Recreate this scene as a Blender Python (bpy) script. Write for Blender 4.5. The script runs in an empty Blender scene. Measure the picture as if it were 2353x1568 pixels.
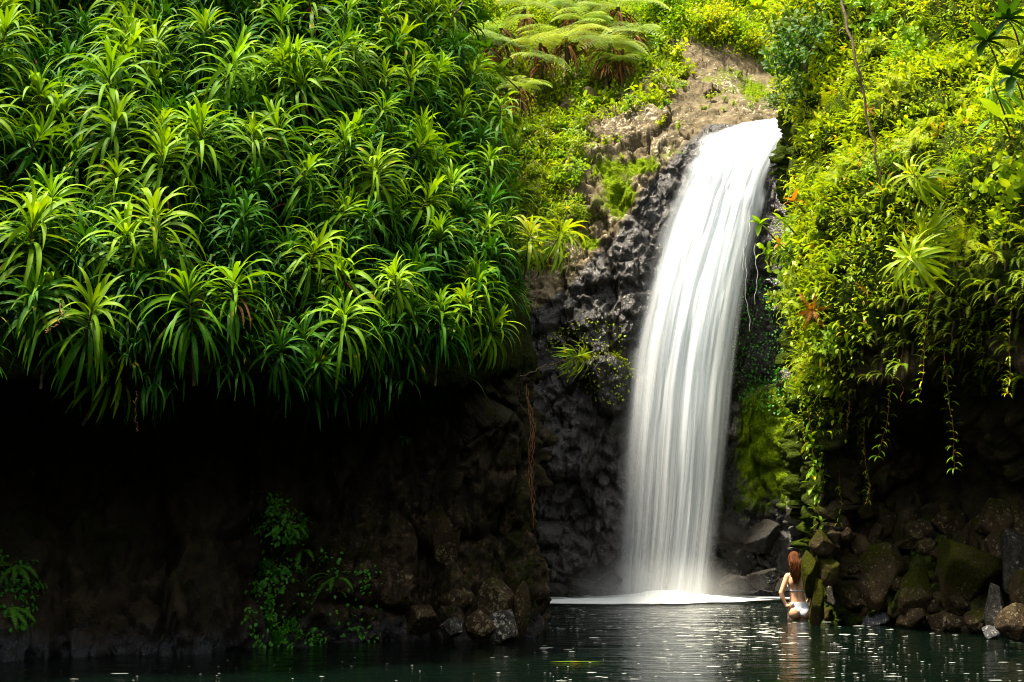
import bpy, bmesh, math, random
import numpy as np
from mathutils import Vector, Matrix, Euler, Quaternion
R = math.radians
rng = np.random.default_rng(7)
random.seed(7)
S = bpy.context.scene
COL = S.collection

# ------------------------------------------------------------------ camera
CAMZ = 1.6
PITCH = math.atan(368 / 3268)
cam = bpy.data.cameras.new('camera')
cam.sensor_width = 36
cam.lens = 50
cam.clip_end = 300
cam.clip_start = 0.1
camo = bpy.data.objects.new('camera', cam)
COL.objects.link(camo)
camo.location = (0, 0, CAMZ)
camo.rotation_euler = (R(90) + PITCH, 0, 0)
S.camera = camo
CP, SP = math.cos(PITCH), math.sin(PITCH)

def P(vx, vy, Y):
    """point at distance Y ahead of the camera on the sight line of a spot of the photo"""
    a = (vx - 1176.5) / 3268.0
    b = -(vy - 784.0) / 3268.0
    dy, dz = CP - b * SP, SP + b * CP
    k = Y / dy
    return (a * k, Y, CAMZ + dz * k)

def proj(p):
    p = np.asarray(p, float)
    x, y, z = p[..., 0], p[..., 1], p[..., 2] - CAMZ
    f = y * CP + z * SP
    u = -y * SP + z * CP
    f = np.where(f < 0.1, 0.1, f)
    return 1176.5 + 3268 * x / f, 784 - 3268 * u / f

# ------------------------------------------------------------------ noise
def _h(ix, iy, iz, s):
    n = (ix.astype(np.int64) * 374761393 + iy.astype(np.int64) * 668265263 + iz.astype(np.int64) * 2147483647 + s * 974634777) & 0xFFFFFFFF
    n = ((n ^ (n >> 13)) * 1274126177) & 0xFFFFFFFF
    n = ((n ^ (n >> 16)) * 2246822519) & 0xFFFFFFFF
    n = n ^ (n >> 15)
    return (n & 0xFFFFFF) / float(0xFFFFFF)

def vnoise(p, s=0):
    i = np.floor(p)
    f = p - i
    i = i.astype(np.int64)
    f = f * f * (3 - 2 * f)
    r = 0
    for dx in (0, 1):
        for dy in (0, 1):
            for dz in (0, 1):
                w = (f[:, 0] if dx else 1 - f[:, 0]) * (f[:, 1] if dy else 1 - f[:, 1]) * (f[:, 2] if dz else 1 - f[:, 2])
                r = r + w * _h(i[:, 0] + dx, i[:, 1] + dy, i[:, 2] + dz, s)
    return r * 2 - 1

def fbm(p, o=4, s=0):
    r, a = 0, 1.0
    t = 0
    for k in range(o):
        r = r + a * vnoise(p * (2.03 ** k) + 17.3 * k, s + k)
        t += a
        a *= 0.5
    return r / t

def voro(p, s=0):
    i = np.floor(p).astype(np.int64)
    f1 = np.full(len(p), 9.0)
    f2 = np.full(len(p), 9.0)
    cid = np.zeros(len(p))
    cc = np.zeros((len(p), 3))
    for dx in (-1, 0, 1):
        for dy in (-1, 0, 1):
            for dz in (-1, 0, 1):
                c = i + np.array([dx, dy, dz])
                q = c + np.stack([_h(c[:, 0], c[:, 1], c[:, 2], s + k) for k in (1, 2, 3)], 1)
                d = np.linalg.norm(p - q, axis=1)
                v = _h(c[:, 0], c[:, 1], c[:, 2], s + 4)
                m = d < f1
                f2 = np.where(m, f1, np.minimum(f2, d))
                cid = np.where(m, v, cid)
                cc = np.where(m[:, None], p - q, cc)
                f1 = np.where(m, d, f1)
    tl = np.stack([np.sin(cid * 517.3), np.cos(cid * 911.7), np.sin(cid * 1373.1 + 1)], 1)
    return f1, f2, cid, np.sum(cc * tl, 1)

def sm(x, a, b):
    t = np.clip((x - a) / (b - a), 0, 1)
    return t * t * (3 - 2 * t)

def in_poly(x, y, poly):
    x = np.asarray(x); y = np.asarray(y)
    r = np.zeros(x.shape, bool)
    n = len(poly)
    for k in range(n):
        x1, y1 = poly[k]
        x2, y2 = poly[(k + 1) % n]
        if y1 == y2:
            continue
        c = ((y1 > y) != (y2 > y)) & (x < (x2 - x1) * (y - y1) / (y2 - y1) + x1)
        r ^= c
    return r

# ------------------------------------------------------------------ mesh helpers
def mesh_np(name, V, F, mat, attrs=None, smooth=True, uv=None):
    """V (n,3), F (m,4) or (m,3) arrays"""
    me = bpy.data.meshes.new(name)
    V = np.ascontiguousarray(V, dtype=np.float32)
    F = np.ascontiguousarray(F, dtype=np.int32)
    k = F.shape[1]
    me.vertices.add(len(V))
    me.vertices.foreach_set('co', V.ravel())
    me.loops.add(F.size)
    me.loops.foreach_set('vertex_index', F.ravel())
    me.polygons.add(len(F))
    me.polygons.foreach_set('loop_start', np.arange(0, F.size, k, dtype=np.int32))
    me.polygons.foreach_set('use_smooth', np.full(len(F), smooth, dtype=bool))
    if attrs:
        for an, av in attrs.items():
            av = np.asarray(av, dtype=np.float32)
            if av.ndim == 1:
                a = me.attributes.new(an, 'FLOAT', 'POINT')
                a.data.foreach_set('value', av)
            else:
                a = me.attributes.new(an, 'FLOAT_COLOR', 'POINT')
                a.data.foreach_set('color', np.c_[av, np.ones(len(av))].astype(np.float32).ravel())
    me.update(calc_edges=True)
    me.validate()
    me.materials.append(mat)
    return me

def link(name, me, parent=None, loc=None, **props):
    o = bpy.data.objects.new(name, me)
    COL.objects.link(o)
    if parent is not None:
        o.parent = parent
    if loc is not None:
        o.location = loc
    for k, v in props.items():
        o[k] = v
    return o

def empty(name, loc=(0, 0, 0)):
    o = bpy.data.objects.new(name, None)
    o.empty_display_size = 0.1
    COL.objects.link(o)
    o.location = loc
    return o

def tag(o, label, cat, group=None):
    o['label'] = label
    o['category'] = cat
    if group:
        o['group'] = group
    return o

def copy_thing(root, loc, rot=None, scale=1.0):
    c = root.copy()
    COL.objects.link(c)
    c.location = loc
    if rot is not None:
        c.rotation_mode = 'QUATERNION'
        c.rotation_quaternion = rot
    c.scale = (scale,) * 3 if not hasattr(scale, '__len__') else scale
    for ch in root.children:
        d = ch.copy()
        COL.objects.link(d)
        d.parent = c
    return c

def grid_faces(nu, nv, off=0):
    a = (np.arange(nu - 1)[:, None] * nv + np.arange(nv - 1)[None, :]).ravel() + off
    return np.stack([a, a + nv, a + nv + 1, a + 1], 1)

def catmull(K, n):
    K = np.asarray(K, float)
    m = len(K)
    t = np.linspace(0, m - 1, n)
    i = np.clip(np.floor(t).astype(int), 0, m - 2)
    f = (t - i).reshape((-1,) + (1,) * (K.ndim - 1))
    p1, p2 = K[i], K[i + 1]
    p0 = K[np.maximum(i - 1, 0)]
    p3 = K[np.minimum(i + 2, m - 1)]
    return 0.5 * ((2 * p1) + (-p0 + p2) * f + (2 * p0 - 5 * p1 + 4 * p2 - p3) * f ** 2 + (-p0 + 3 * p1 - 3 * p2 + p3) * f ** 3)

def tube(pts, rad, n=6):
    pts = np.asarray(pts, float)
    rad = np.broadcast_to(np.asarray(rad, float), (len(pts),))
    T = np.gradient(pts, axis=0)
    T /= np.linalg.norm(T, axis=1)[:, None] + 1e-9
    ref = np.where(np.abs(T[:, 2:3]) > 0.9, np.array([[1.0, 0, 0]]), np.array([[0, 0, 1.0]]))
    A = np.cross(T, ref)
    A /= np.linalg.norm(A, axis=1)[:, None] + 1e-9
    B = np.cross(T, A)
    an = np.linspace(0, 2 * np.pi, n, endpoint=False)
    V = pts[:, None, :] + rad[:, None, None] * (np.cos(an)[None, :, None] * A[:, None, :] + np.sin(an)[None, :, None] * B[:, None, :])
    m = len(pts)
    F = []
    for i in range(m - 1):
        for j in range(n):
            F.append((i * n + j, i * n + (j + 1) % n, (i + 1) * n + (j + 1) % n, (i + 1) * n + j))
    return V.reshape(-1, 3), np.array(F)

class Acc:
    """collects quad pieces for one mesh"""
    def __init__(s):
        s.V, s.F, s.T, s.n = [], [], [], 0
    def add(s, V, F, T=0.0):
        V = np.asarray(V).reshape(-1, 3)
        s.V.append(V)
        s.F.append(np.asarray(F) + s.n)
        s.T.append(np.broadcast_to(np.asarray(T, float), (len(V),)).copy())
        s.n += len(V)
    def mesh(s, name, mat, smooth=True):
        return mesh_np(name, np.concatenate(s.V), np.concatenate(s.F), mat, {'tint': np.concatenate(s.T)}, smooth)

def nrm(a):
    return a / (np.linalg.norm(a, axis=-1, keepdims=True) + 1e-9)

PROF = {
    'lance': lambda t: np.clip((np.minimum(t / 0.30, 1) ** 0.7) * (1 - np.clip((t - 0.45) / 0.55, 0, 1) ** 1.9) * 0.93 + 0.07 * (1 - t), 0.0, 1),
    'ovate': lambda t: np.clip(np.sin(np.pi * np.clip(t, 0, 1) ** 0.75) ** 0.8, 0.03, 1),
    'pinna': lambda t: np.clip((1 - t) ** 0.7, 0.05, 1),
    'grass': lambda t: np.clip((1 - t) ** 0.6, 0.03, 1),
}

def blades(base, d0, length, width, droop, nseg, prof, roll=0.0, fold=0.25, tint=0.0, wide=3, side0=None, jag=0.0):
    """many curved leaf blades in one go; returns V, F, T and the centre lines"""
    base = np.atleast_2d(base).astype(float)
    n = len(base)
    d = nrm(np.atleast_2d(d0).astype(float) + np.zeros((n, 3)))
    length = np.broadcast_to(np.asarray(length, float), (n,))
    width = np.broadcast_to(np.asarray(width, float), (n,))
    droop = np.broadcast_to(np.asarray(droop, float), (n,))
    roll = np.broadcast_to(np.asarray(roll, float), (n,))
    tint = np.broadcast_to(np.asarray(tint, float), (n,))
    C = np.zeros((nseg + 1, n, 3))
    D = np.zeros((nseg + 1, n, 3))
    C[0] = base
    D[0] = d
    st = (length / nseg)[:, None]
    for k in range(nseg):
        C[k + 1] = C[k] + d * st
        d = nrm(d + np.array([0, 0, -1.0]) * (droop / nseg)[:, None] * (0.5 + k / nseg))
        D[k + 1] = d
    if side0 is None:
        sd = np.cross(D[0], np.array([0, 0, 1.0]))
        bad = np.linalg.norm(sd, axis=1) < 0.15
        sd[bad] = np.array([1.0, 0.2, 0])
        sd = nrm(sd)
    else:
        sd = nrm(np.atleast_2d(side0) + np.zeros((n, 3)))
    t = np.linspace(0, 1, nseg + 1)
    w = PROF[prof](t)
    cols = [-1, 0, 1] if wide == 3 else [-1, 1]
    V = np.zeros((nseg + 1, n, len(cols), 3))
    T = np.zeros((nseg + 1, n, len(cols)))
    for k in range(nseg + 1):
        s = nrm(sd - D[k] * np.sum(sd * D[k], 1, keepdims=True))
        up = np.cross(s, D[k])
        s2 = s * np.cos(roll)[:, None] + up * np.sin(roll)[:, None]
        u2 = np.cross(s2, D[k])
        for ci, c in enumerate(cols):
            V[k, :, ci] = C[k] + s2 * (c * width * 0.5 * w[k])[:, None] + u2 * (abs(c) * fold * width * 0.5 * w[k])[:, None]
            T[k, :, ci] = tint + (0.12 if c == 0 and wide == 3 else 0)
    m = len(cols)
    F = []
    idx = np.arange(n) * m
    L = n * m
    for k in range(nseg):
        for c in range(m - 1):
            a = k * L + idx + c
            F.append(np.stack([a, a + 1, a + L + 1, a + L], 1))
    return V.reshape(-1, 3), np.concatenate(F), T.reshape(-1), C, D

# ------------------------------------------------------------------ materials
def newmat(name):
    m = bpy.data.materials.new(name)
    m.use_nodes = True
    nt = m.node_tree
    nt.nodes.clear()
    return m, nt, nt.nodes, nt.links

def N(ns, t, **kw):
    n = ns.new(t)
    for k, v in kw.items():
        if k.startswith('i_'):
            key = k[2:]
            n.inputs[int(key) if key.isdigit() else key.replace('_', ' ')].default_value = v
        else:
            setattr(n, k, v)
    return n

def ramp(ns, stops):
    r = ns.new('ShaderNodeValToRGB')
    e = r.color_ramp.elements
    while len(e) > 1:
        e.remove(e[-1])
    e[0].position = stops[0][0]
    e[0].color = (*stops[0][1], 1) if len(stops[0][1]) == 3 else stops[0][1]
    for p, c in stops[1:]:
        x = e.new(p)
        x.color = (*c, 1)
    return r

def leaf_mat(name, old, young, yellow=(0.35, 0.3, 0.02), trans=0.35, rough=0.42, spec=0.4, yel=0.05, hue=0.03):
    m, nt, ns, ln = newmat(name)
    out = N(ns, 'ShaderNodeOutputMaterial')
    at = N(ns, 'ShaderNodeAttribute', attribute_name='tint')
    oi = N(ns, 'ShaderNodeObjectInfo')
    tc = N(ns, 'ShaderNodeTexCoord')
    no = N(ns, 'ShaderNodeTexNoise')
    no.inputs['Scale'].default_value = 9.0
    no.inputs['Detail'].default_value = 2.0
    ln.new(tc.outputs['Object'], no.inputs['Vector'])
    ad = N(ns, 'ShaderNodeMath', operation='MULTIPLY_ADD')
    ad.inputs[1].default_value = 0.5
    ln.new(no.outputs['Fac'], ad.inputs[0])
    ln.new(at.outputs['Fac'], ad.inputs[2])
    rnd = N(ns, 'ShaderNodeMath', operation='MULTIPLY_ADD')
    rnd.inputs[1].default_value = 0.4
    ln.new(oi.outputs['Random'], rnd.inputs[0])
    ln.new(ad.outputs[0], rnd.inputs[2])
    mid = tuple(0.55 * a + 0.45 * b for a, b in zip(old, young))
    cr = ramp(ns, [(0.18, old), (0.72, mid), (1.25 if False else 1.0, young)])
    sc = N(ns, 'ShaderNodeMath', operation='MULTIPLY')
    sc.inputs[1].default_value = 0.62
    ln.new(rnd.outputs[0], sc.inputs[0])
    ln.new(sc.outputs[0], cr.inputs['Fac'])
    # a few yellowed leaves
    no2 = N(ns, 'ShaderNodeTexNoise')
    no2.inputs['Scale'].default_value = 6.0
    no2.inputs['Detail'].default_value = 1.0
    ln.new(tc.outputs['Object'], no2.inputs['Vector'])
    r2 = ramp(ns, [(0.70 - yel, (0, 0, 0)), (0.78 - yel, (1, 1, 1))])
    ln.new(no2.outputs['Fac'], r2.inputs['Fac'])
    mx = N(ns, 'ShaderNodeMix', data_type='RGBA')
    ln.new(r2.outputs['Color'], mx.inputs['Factor'])
    ln.new(cr.outputs['Color'], mx.inputs[6])
    mx.inputs[7].default_value = (*yellow, 1)
    hs = N(ns, 'ShaderNodeHueSaturation')
    mh = N(ns, 'ShaderNodeMapRange')
    mh.inputs['To Min'].default_value = 0.5 - hue
    mh.inputs['To Max'].default_value = 0.5 + hue * 0.6
    wn = N(ns, 'ShaderNodeTexWhiteNoise', noise_dimensions='1D')
    ln.new(oi.outputs['Random'], wn.inputs['W'])
    ln.new(wn.outputs['Value'], mh.inputs['Value'])
    ln.new(mh.outputs[0], hs.inputs['Hue'])
    ln.new(mx.outputs[2], hs.inputs['Color'])
    pr = N(ns, 'ShaderNodeBsdfPrincipled')
    pr.inputs['Roughness'].default_value = rough
    pr.inputs['Specular IOR Level'].default_value = spec
    ln.new(hs.outputs['Color'], pr.inputs['Base Color'])
    tr = N(ns, 'ShaderNodeBsdfTranslucent')
    br = N(ns, 'ShaderNodeMix', data_type='RGBA', blend_type='MULTIPLY')
    br.inputs['Factor'].default_value = 1
    br.inputs[7].default_value = (1.5, 1.35, 0.6, 1)
    ln.new(hs.outputs['Color'], br.inputs[6])
    ln.new(br.outputs[2], tr.inputs['Color'])
    ms = N(ns, 'ShaderNodeMixShader')
    ms.inputs[0].default_value = trans
    ln.new(pr.outputs[0], ms.inputs[1])
    ln.new(tr.outputs[0], ms.inputs[2])
    ln.new(ms.outputs[0], out.inputs['Surface'])
    return m

def plain_mat(name, c1, c2, scale=12, rough=0.8, bump=0.3, spec=0.3):
    m, nt, ns, ln = newmat(name)
    out = N(ns, 'ShaderNodeOutputMaterial')
    tc = N(ns, 'ShaderNodeTexCoord')
    no = N(ns, 'ShaderNodeTexNoise')
    no.inputs['Scale'].default_value = scale
    no.inputs['Detail'].default_value = 5
    ln.new(tc.outputs['Object'], no.inputs['Vector'])
    cr = ramp(ns, [(0.35, c1), (0.68, c2)])
    ln.new(no.outputs['Fac'], cr.inputs['Fac'])
    pr = N(ns, 'ShaderNodeBsdfPrincipled')
    pr.inputs['Roughness'].default_value = rough
    pr.inputs['Specular IOR Level'].default_value = spec
    ln.new(cr.outputs['Color'], pr.inputs['Base Color'])
    if bump:
        b = N(ns, 'ShaderNodeBump')
        b.inputs['Strength'].default_value = bump
        b.inputs['Distance'].default_value = 0.01
        ln.new(no.outputs['Fac'], b.inputs['Height'])
        ln.new(b.outputs[0], pr.inputs['Normal'])
    ln.new(pr.outputs[0], out.inputs['Surface'])
    return m

def rock_mat(name, c_dark, c_mid, c_light, moss=(0.045, 0.07, 0.008), pale=(0.42, 0.38, 0.30),
             wetc=(0.012, 0.012, 0.014), scale=1.0, rough=0.72, wet_rough=0.22, bump=0.7):
    """mask attribute: r moss, g wet, b pale lichen and painted light"""
    m, nt, ns, ln = newmat(name)
    out = N(ns, 'ShaderNodeOutputMaterial')
    tc = N(ns, 'ShaderNodeTexCoord')
    at = N(ns, 'ShaderNodeAttribute', attribute_name='mask')
    sp = N(ns, 'ShaderNodeSeparateColor')
    ln.new(at.outputs['Color'], sp.inputs[0])
    def noise(s, d=6, r=0.6):
        n = N(ns, 'ShaderNodeTexNoise')
        n.inputs['Scale'].default_value = s * scale
        n.inputs['Detail'].default_value = d
        n.inputs['Roughness'].default_value = r
        ln.new(tc.outputs['Object'], n.inputs['Vector'])
        return n
    n1, n2, n3 = noise(1.6), noise(7, 8, 0.65), noise(30, 4, 0.6)
    cr = ramp(ns, [(0.30, c_dark), (0.5, c_mid), (0.72, c_light)])
    mixn = N(ns, 'ShaderNodeMath', operation='MULTIPLY_ADD')
    mixn.inputs[1].default_value = 0.5
    ln.new(n1.outputs['Fac'], mixn.inputs[0])
    hf = N(ns, 'ShaderNodeMath', operation='MULTIPLY')
    hf.inputs[1].default_value = 0.5
    ln.new(n2.outputs['Fac'], hf.inputs[0])
    ln.new(hf.outputs[0], mixn.inputs[2])
    ln.new(mixn.outputs[0], cr.inputs['Fac'])
    def masked(src, nz, lo, hi, gain=1.0):
        a = N(ns, 'ShaderNodeMath', operation='ADD')
        ln.new(src, a.inputs[0])
        ln.new(nz, a.inputs[1])
        mr = N(ns, 'ShaderNodeMapRange')
        mr.inputs['From Min'].default_value = lo
        mr.inputs['From Max'].default_value = hi
        ln.new(a.outputs[0], mr.inputs['Value'])
        return mr.outputs[0]
    fw = masked(sp.outputs[1], n1.outputs['Fac'], 0.85, 1.15)
    fm = masked(sp.outputs[0], n2.outputs['Fac'], 0.92, 1.15)
    n4 = noise(11, 7, 0.75)
    fp = masked(sp.outputs[2], n4.outputs['Fac'], 1.01, 1.07)
    wv = N(ns, 'ShaderNodeMix', data_type='RGBA')
    ln.new(n2.outputs['Fac'], wv.inputs['Factor'])
    wv.inputs[6].default_value = (*wetc, 1)
    wv.inputs[7].default_value = (*[c * 3.2 for c in wetc], 1)
    mw = N(ns, 'ShaderNodeMix', data_type='RGBA')
    ln.new(fw, mw.inputs['Factor'])
    ln.new(cr.outputs['Color'], mw.inputs[6])
    ln.new(wv.outputs[2], mw.inputs[7])
    mp = N(ns, 'ShaderNodeMix', data_type='RGBA')
    ln.new(fp, mp.inputs['Factor'])
    ln.new(mw.outputs[2], mp.inputs[6])
    mp.inputs[7].default_value = (*pale, 1)
    mc = ramp(ns, [(0.35, tuple(c * 0.5 for c in moss)), (0.65, tuple(c * 1.6 for c in moss))])
    ln.new(n3.outputs['Fac'], mc.inputs['Fac'])
    mm = N(ns, 'ShaderNodeMix', data_type='RGBA')
    ln.new(fm, mm.inputs['Factor'])
    ln.new(mp.outputs[2], mm.inputs[6])
    ln.new(mc.outputs['Color'], mm.inputs[7])
    rr = N(ns, 'ShaderNodeMapRange')
    rr.inputs['To Min'].default_value = rough
    rr.inputs['To Max'].default_value = wet_rough
    ln.new(fw, rr.inputs['Value'])
    rm = N(ns, 'ShaderNodeMix')
    ln.new(fm, rm.inputs['Factor'])
    ln.new(rr.outputs[0], rm.inputs[2])
    rm.inputs[3].default_value = 0.95
    pr = N(ns, 'ShaderNodeBsdfPrincipled')
    spa = N(ns, 'ShaderNodeMapRange')
    spa.inputs['To Min'].default_value = 0.12
    spa.inputs['To Max'].default_value = 0.5
    ln.new(fw, spa.inputs['Value'])
    spb = N(ns, 'ShaderNodeMix')
    ln.new(fm, spb.inputs['Factor'])
    ln.new(spa.outputs[0], spb.inputs[2])
    spb.inputs[3].default_value = 0.03
    ln.new(spb.outputs[0], pr.inputs['Specular IOR Level'])
    ln.new(mm.outputs[2], pr.inputs['Base Color'])
    ln.new(rm.outputs[0], pr.inputs['Roughness'])
    hsum = N(ns, 'ShaderNodeMath', operation='MULTIPLY_ADD')
    hsum.inputs[1].default_value = 0.35
    ln.new(n3.outputs['Fac'], hsum.inputs[0])
    ln.new(n2.outputs['Fac'], hsum.inputs[2])
    b = N(ns, 'ShaderNodeBump')
    b.inputs['Strength'].default_value = bump
    b.inputs['Distance'].default_value = 0.10
    ln.new(hsum.outputs[0], b.inputs['Height'])
    ln.new(b.outputs[0], pr.inputs['Normal'])
    ln.new(pr.outputs[0], out.inputs['Surface'])
    return m

M = {}
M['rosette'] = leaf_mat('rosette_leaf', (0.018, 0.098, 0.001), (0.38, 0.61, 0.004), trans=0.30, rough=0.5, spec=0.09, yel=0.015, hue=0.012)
M['shade'] = leaf_mat('shade_painted_leaf', (0.006, 0.048, 0.001), (0.08, 0.26, 0.003), trans=0.2, rough=0.6, spec=0.1, yel=0.0, hue=0.01)  # dark copy of the rosette leaf, paints shade between the plants
M['bright'] = leaf_mat('bright_leaf', (0.10, 0.22, 0.004), (0.50, 0.62, 0.015), yellow=(0.60, 0.46, 0.02), trans=0.42, spec=0.2, yel=0.05, hue=0.03)
M['fern'] = leaf_mat('fern_leaf', (0.12, 0.22, 0.004), (0.54, 0.60, 0.015), yellow=(0.55, 0.38, 0.02), trans=0.42, rough=0.55, spec=0.15, yel=0.03, hue=0.02)
M['dark'] = leaf_mat('dark_leaf', (0.02, 0.075, 0.002), (0.14, 0.27, 0.006), trans=0.3, rough=0.55, spec=0.2, yel=-0.03, hue=0.02)
M['treefern'] = leaf_mat('tree_fern_leaf', (0.12, 0.24, 0.03), (0.50, 0.60, 0.15), yellow=(0.45, 0.40, 0.08), trans=0.4, rough=0.55, spec=0.25, yel=0.0, hue=0.015)
M['cave'] = leaf_mat('shade_fern_leaf', (0.05, 0.24, 0.015), (0.16, 0.48, 0.035), trans=0.25, rough=0.5, yel=-0.05, hue=0.02)
M['dead'] = plain_mat('dead_leaf', (0.13, 0.05, 0.018), (0.34, 0.15, 0.05), 20, 0.8, 0)
M['orange'] = leaf_mat('orange_leaf', (0.30, 0.11, 0.01), (0.58, 0.34, 0.02), yellow=(0.5, 0.1, 0.01), trans=0.4, yel=0.0)
M['stem'] = plain_mat('stem_bark', (0.05, 0.035, 0.02), (0.14, 0.10, 0.05), 25, 0.8, 0.5)
M['greenstem'] = plain_mat('green_stem', (0.07, 0.10, 0.02), (0.16, 0.17, 0.05), 25, 0.6, 0.2)
M['root'] = plain_mat('root_bark', (0.16, 0.06, 0.02), (0.34, 0.16, 0.06), 25, 0.8, 0.3)
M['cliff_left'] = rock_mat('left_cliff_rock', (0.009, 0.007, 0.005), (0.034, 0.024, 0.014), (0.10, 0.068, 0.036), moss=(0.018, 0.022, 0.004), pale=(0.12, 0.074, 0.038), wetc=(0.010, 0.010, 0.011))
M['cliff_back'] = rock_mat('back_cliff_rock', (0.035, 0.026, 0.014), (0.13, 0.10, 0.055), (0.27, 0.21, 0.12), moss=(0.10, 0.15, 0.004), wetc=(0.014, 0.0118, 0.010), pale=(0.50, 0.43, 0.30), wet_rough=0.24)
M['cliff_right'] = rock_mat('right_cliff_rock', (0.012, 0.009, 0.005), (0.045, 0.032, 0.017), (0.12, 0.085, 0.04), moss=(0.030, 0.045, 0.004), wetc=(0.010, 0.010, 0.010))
M['soil'] = plain_mat('hill_soil', (0.02, 0.035, 0.006), (0.06, 0.07, 0.015), 3, 0.95, 0.5)
exec_after = []

# ------------------------------------------------------------------ cliffs
def loft(net, ns, nl):
    A = catmull(np.asarray(net, float), ns)
    A = np.swapaxes(catmull(np.swapaxes(A, 0, 1), nl), 0, 1)
    return A                                   # (ns, nl, 3)

def grid_normals(G):
    du = np.gradient(G, axis=0)
    dv = np.gradient(G, axis=1)
    n = nrm(np.cross(du, dv))
    c = np.array([1.5, 3.0, 3.0]) - G          # towards the pool
    s = np.sign(np.sum(n * c, axis=-1, keepdims=True))
    # keep one consistent orientation for the sheet
    return n * (1 if np.median(s) > 0 else -1)

def rockify(G, big=0.28, block=0.22, bs=1.0, fine=0.05, seed=0, quiet=None, stretch=(1, 1, 0.75)):
    n = grid_normals(G)
    p = G.reshape(-1, 3)
    nn = n.reshape(-1, 3)
    w = p + 0.22 * np.stack([fbm(p * 1.3, 2, seed + 31), fbm(p * 1.3, 2, seed + 37), fbm(p * 1.3, 2, seed + 41)], 1)
    st = np.array(stretch)
    f1, f2, cid, tl1 = voro(w * st * bs, seed)
    e = np.clip((f2 - f1) / 0.35, 0, 1)
    g1, g2, gid, tl2 = voro(w * st * bs * 2.7 + 5, seed + 9)
    k1, k2, kid, tl3 = voro((p + 0.05 * (w - p)) * st * bs * 7.0 + 9, seed + 19)
    e2 = np.clip((g2 - g1) / 0.35, 0, 1)
    h = big * fbm(p * 0.45, 3, seed + 3) * 1.6
    h = h + block * ((cid - 0.5) * 0.8 + 0.75 * tl1 - 0.45 * np.exp(-(f2 - f1) / 0.06))
    h = h + block * 0.42 * ((gid - 0.5) * 0.8 + 0.8 * tl2 - 0.4 * np.exp(-(g2 - g1) / 0.07)) + block * 0.15 * ((kid - 0.5) * 0.8 + 0.9 * tl3)
    h = h + fine * (fbm(p * 5.5, 4, seed + 5) - 0.8 * np.abs(fbm(p * 4.0, 3, seed + 15)))
    if quiet is not None:
        h = h * quiet.reshape(-1)
    return (p + nn * h[:, None]).reshape(G.shape), (np.sqrt(e) * 0.6 + 0.4 * np.sqrt(e2)).reshape(G.shape[:2])

def col(vx, lv):
    return [P(vx if not isinstance(a, tuple) else a[0], a[1] if isinstance(a, tuple) else 0, b) for a, b in lv]

def W(vx, vy):
    """where a spot of the photo lies on the water plane"""
    b = -(vy - 784.0) / 3268.0
    dy, dz = CP - b * SP, SP + b * CP
    k = -CAMZ / dz
    return ((vx - 1176.5) / 3268.0 * k, dy * k, 0.0)

def below(p, dz=-1.2):
    return (p[0], p[1], dz)

# left cliff: levels  deep, waterline, mid, upper cave, rim underside, rim, bank mid, bank upper, crest
def stn(wl, mid, cave, under, rim, b1, b2, top):
    w = W(*wl)
    return [below(w), w, P(*mid), P(*cave), P(*under), P(*rim), P(*b1), P(*b2), P(*top)]
def far(dx, dy, st):
    return [(p[0] + dx, p[1] + dy, p[2]) for p in st]
sL0 = stn((0, 1512), (0, 1250, 15.3), (0, 1000, 15.6), (0, 905, 14.6), (0, 850, 13.5), (0, 480, 14.4), (0, 100, 16.4), (0, -350, 19.5))
sL1 = stn((400, 1502), (400, 1250, 15.9), (400, 1000, 16.1), (400, 895, 15.0), (400, 840, 13.8), (400, 480, 14.9), (400, 100, 16.9), (400, -350, 20.5))
sL2 = stn((800, 1480), (800, 1250, 16.4), (800, 1010, 16.5), (800, 905, 15.7), (800, 850, 14.7), (800, 480, 15.9), (800, 100, 18.0), (800, -350, 21.5))
sL3 = stn((1060, 1472), (1060, 1230, 16.9), (1060, 1010, 16.9), (1070, 900, 16.5), (1060, 830, 15.8), (1000, 480, 17.1), (950, 100, 19.4), (900, -350, 23)) 
sL4 = stn((1212, 1462), (1222, 1230, 17.3), (1232, 1010, 17.3), (1230, 880, 17.3), (1212, 740, 17.3), (1150, 450, 18.5), (1065, 120, 20.6), (1000, -350, 25))
sL5 = [(p[0] - 0.05 - 0.1 * k / 8, p[1] + 1.6, p[2]) for k, p in enumerate(sL4)]
sL6 = [(p[0] - 0.6, p[1] + 4.0, p[2]) for p in sL4]
sL7 = [(p[0] - 1.6, p[1] + 8.5, p[2]) for p in sL4]
sLa = [(-7.6, 12.2, -1.2), (-7.6, 12.2, 0), (-7.6, 12.6, 1.2), (-7.7, 12.8, 2.4), (-7.1, 12.0, 3.0), (-6.4, 11.3, 3.3), (-6.9, 12.0, 4.9), (-7.8, 13.4, 7.0), (-9.5, 16.0, 10.0)]
sLb = [(-9.5, 6, -1.2), (-9.5, 6, 0), (-9.7, 6, 1.2), (-9.8, 6.2, 2.5), (-9.0, 6, 3.1), (-8.3, 5.8, 3.4), (-9.0, 6, 5.4), (-10.5, 6.5, 8.0), (-13, 8, 12.0)]
sLc = [(p[0] - 0.5, p[1] - 9, p[2]) for p in sLb]
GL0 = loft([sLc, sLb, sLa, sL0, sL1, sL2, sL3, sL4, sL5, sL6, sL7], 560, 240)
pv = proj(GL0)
GL, eL = rockify(GL0, big=0.20, block=0.40, bs=1.05, seed=11, fine=0.08, stretch=(1.2, 1, 0.6), quiet=np.broadcast_to(1 - 0.75 * sm(np.arange(240.0), 118, 132), (560, 240)))

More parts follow.
